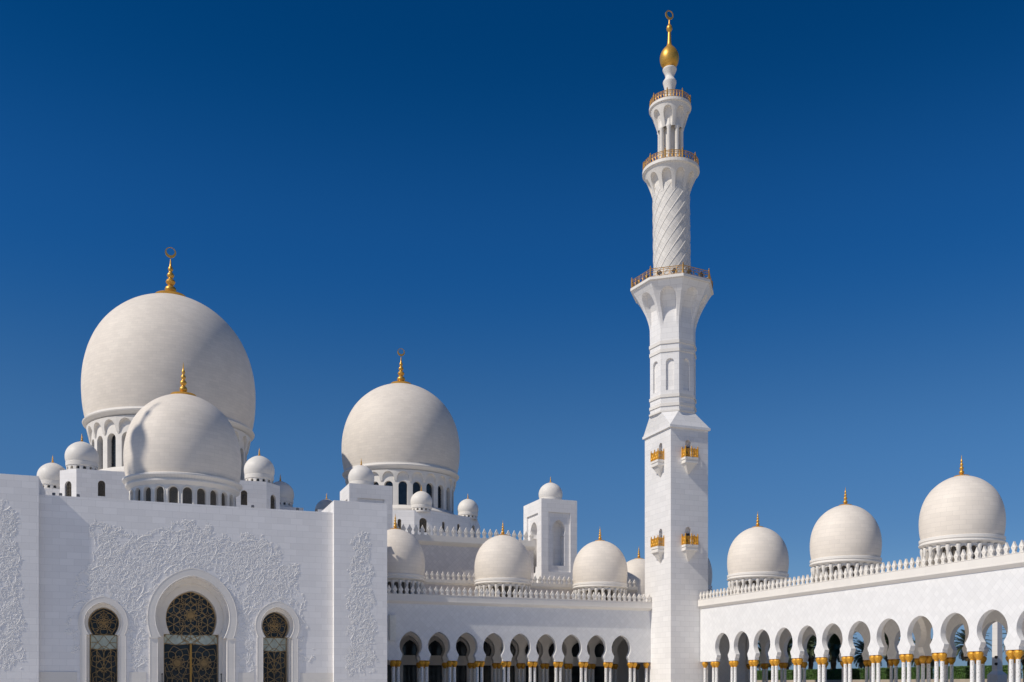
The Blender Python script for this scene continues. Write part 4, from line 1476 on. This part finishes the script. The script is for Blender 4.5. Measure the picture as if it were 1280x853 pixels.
def palm(label, seed, H, nf, Lf):
    rnd = random.Random(seed)
    t = thing('palm_tree', label, 'palm tree', (0,0,0), 'date palms beyond the right arcade')
    mb = MB()
    pts = [(0.12*sin(i*0.5), 0.1*cos(i*0.4)-0.1, H*i/14) for i in range(15)]
    mb.tube(pts, [0.34 - 0.08*i/14 + (0.05 if i % 2 else 0) for i in range(15)], 10)
    mb.build('trunk', M['trunk'], t, local=True)
    live = MB(); dead = MB()
    for k in range(nf):
        a = k*2.399963 + rnd.uniform(-0.2,0.2)
        f = k/nf
        e = radians(82 - 125*f + rnd.uniform(-8,8))
        L = Lf*rnd.uniform(0.85,1.1)*(0.75+0.25*sin(pi*min(1,f+0.2)))
        tgt = dead if f > 0.86 else live
        p = Vector((pts[-1][0]+0.15*cos(a), pts[-1][1]+0.15*sin(a), H))
        n = 16; axis = []
        for i in range(n+1):
            axis.append(p.copy())
            d = Vector((cos(a)*cos(e), sin(a)*cos(e), sin(e)))
            p = p + d*(L/n)
            e -= radians(rnd.uniform(3.0,6.0)) * (0.5 + i/n)
        tgt.tube(axis, [0.045*(1-0.8*i/n) for i in range(n+1)], 3, caps=False)
        for i in range(2, n):
            tdir = (axis[i+1]-axis[i]).normalized()
            side = tdir.cross(Vector((0,0,1)))
            if side.length < 0.05: side = Vector((sin(a), -cos(a), 0))
            side.normalize(); up = side.cross(tdir)
            ll = 0.62*sin(pi*(0.12+0.86*i/n))**0.7
            for hstep in (0.0, 0.5):
                base = axis[i] + (axis[i+1]-axis[i])*hstep
                for sg in (-1, 1):
                    dirv = (side*sg*0.8 + tdir*0.62 + up*rnd.uniform(0.05,0.35)).normalized()
                    tip = base + dirv*ll*rnd.uniform(0.85,1.1) + Vector((0,0,-0.10*ll))
                    w = tdir*0.035
                    tgt.face([base-w, base+dirv*ll*0.5-w*1.1, tip, base+dirv*ll*0.5+w*1.1, base+w])
    live.build('crown', M['frond'], t, local=True)
    dead.build('dry_fronds', M['deadfrond'], t, local=True)
    return t
pa = palm('bushy date palm standing in the garden beyond the right arcade', 1, 5.3, 84, 3.0)
pb = palm('slimmer date palm with an open crown in the garden beyond the right arcade', 2, 5.9, 64, 2.9)
PL = 'date palm beyond the right arcade, '
spots = [(118,167.5,'farthest one, dark behind the first arches',0,1.0), (117.5,160.2,'second farthest, filling a dark arch near the minaret',0,1.12),
         (118,153.2,'third from the minaret side, with upright fronds',1,1.02), (118,146.2,'fourth from the minaret side, with a big feathery crown',0,1.12),
         (118.5,138.4,'fifth from the minaret side, crown low in the arch',0,0.92), (118,132.6,'sixth from the minaret side, pale drooping fronds',1,0.98),
         (118,124.6,'seventh from the minaret side, behind a column pair',0,0.9), (118,115.4,'by the white pylon, its fronds reaching to the right',1,0.92),
         (118,105.0,'behind the arch at the right edge',0,1.0)]
ua = ub = False
for i, (x, y, lab, kind, sc) in enumerate(spots):
    src = pb if kind else pa
    first = (not ub) if kind else (not ua)
    if first:
        o = src
        if kind: ub = True
        else: ua = True
    else: o = copy_tree(src)
    o.location = (x, y, 0); o.scale = (sc*1.38,)*3; o.rotation_euler = (0,0,i*1.3); o['label'] = PL + lab

t = thing('lamp_pylon', 'tall white pylon with small black lamps in the garden seen through a right arch', 'pylon', (106.4, 100.0, 0))
mb = MB()
def frust(mb, x, y, w0, w1, z0, z1):
    a = [(x-w0,y-w0,z0),(x+w0,y-w0,z0),(x+w0,y+w0,z0),(x-w0,y+w0,z0)]; b = [(x-w1,y-w1,z1),(x+w1,y-w1,z1),(x+w1,y+w1,z1),(x-w1,y+w1,z1)]
    for i in range(4): mb.face([a[i],a[(i+1)%4],b[(i+1)%4],b[i]])
    mb.face(b)
frust(mb, 106.6, 99.7, 0.85, 0.85, 0, 2.9); frust(mb, 106.6, 99.7, 0.85, 0.45, 2.9, 3.4); frust(mb, 106.6, 99.7, 0.45, 0.40, 3.4, 11.5)
mb.build('shaft', M['wall'], t)
for z in (4.1, 5.0):
    mb = MB(); mb.lathe([(0.01,0.0),(0.16,0.05),(0.2,0.35),(0.01,0.4)], 10, (106.0, 99.3, z)); mb.box(105.96,106.04,99.3,99.62,z+0.15,z+0.22)
    mb.build('lamp', M['blackmetal'], t)
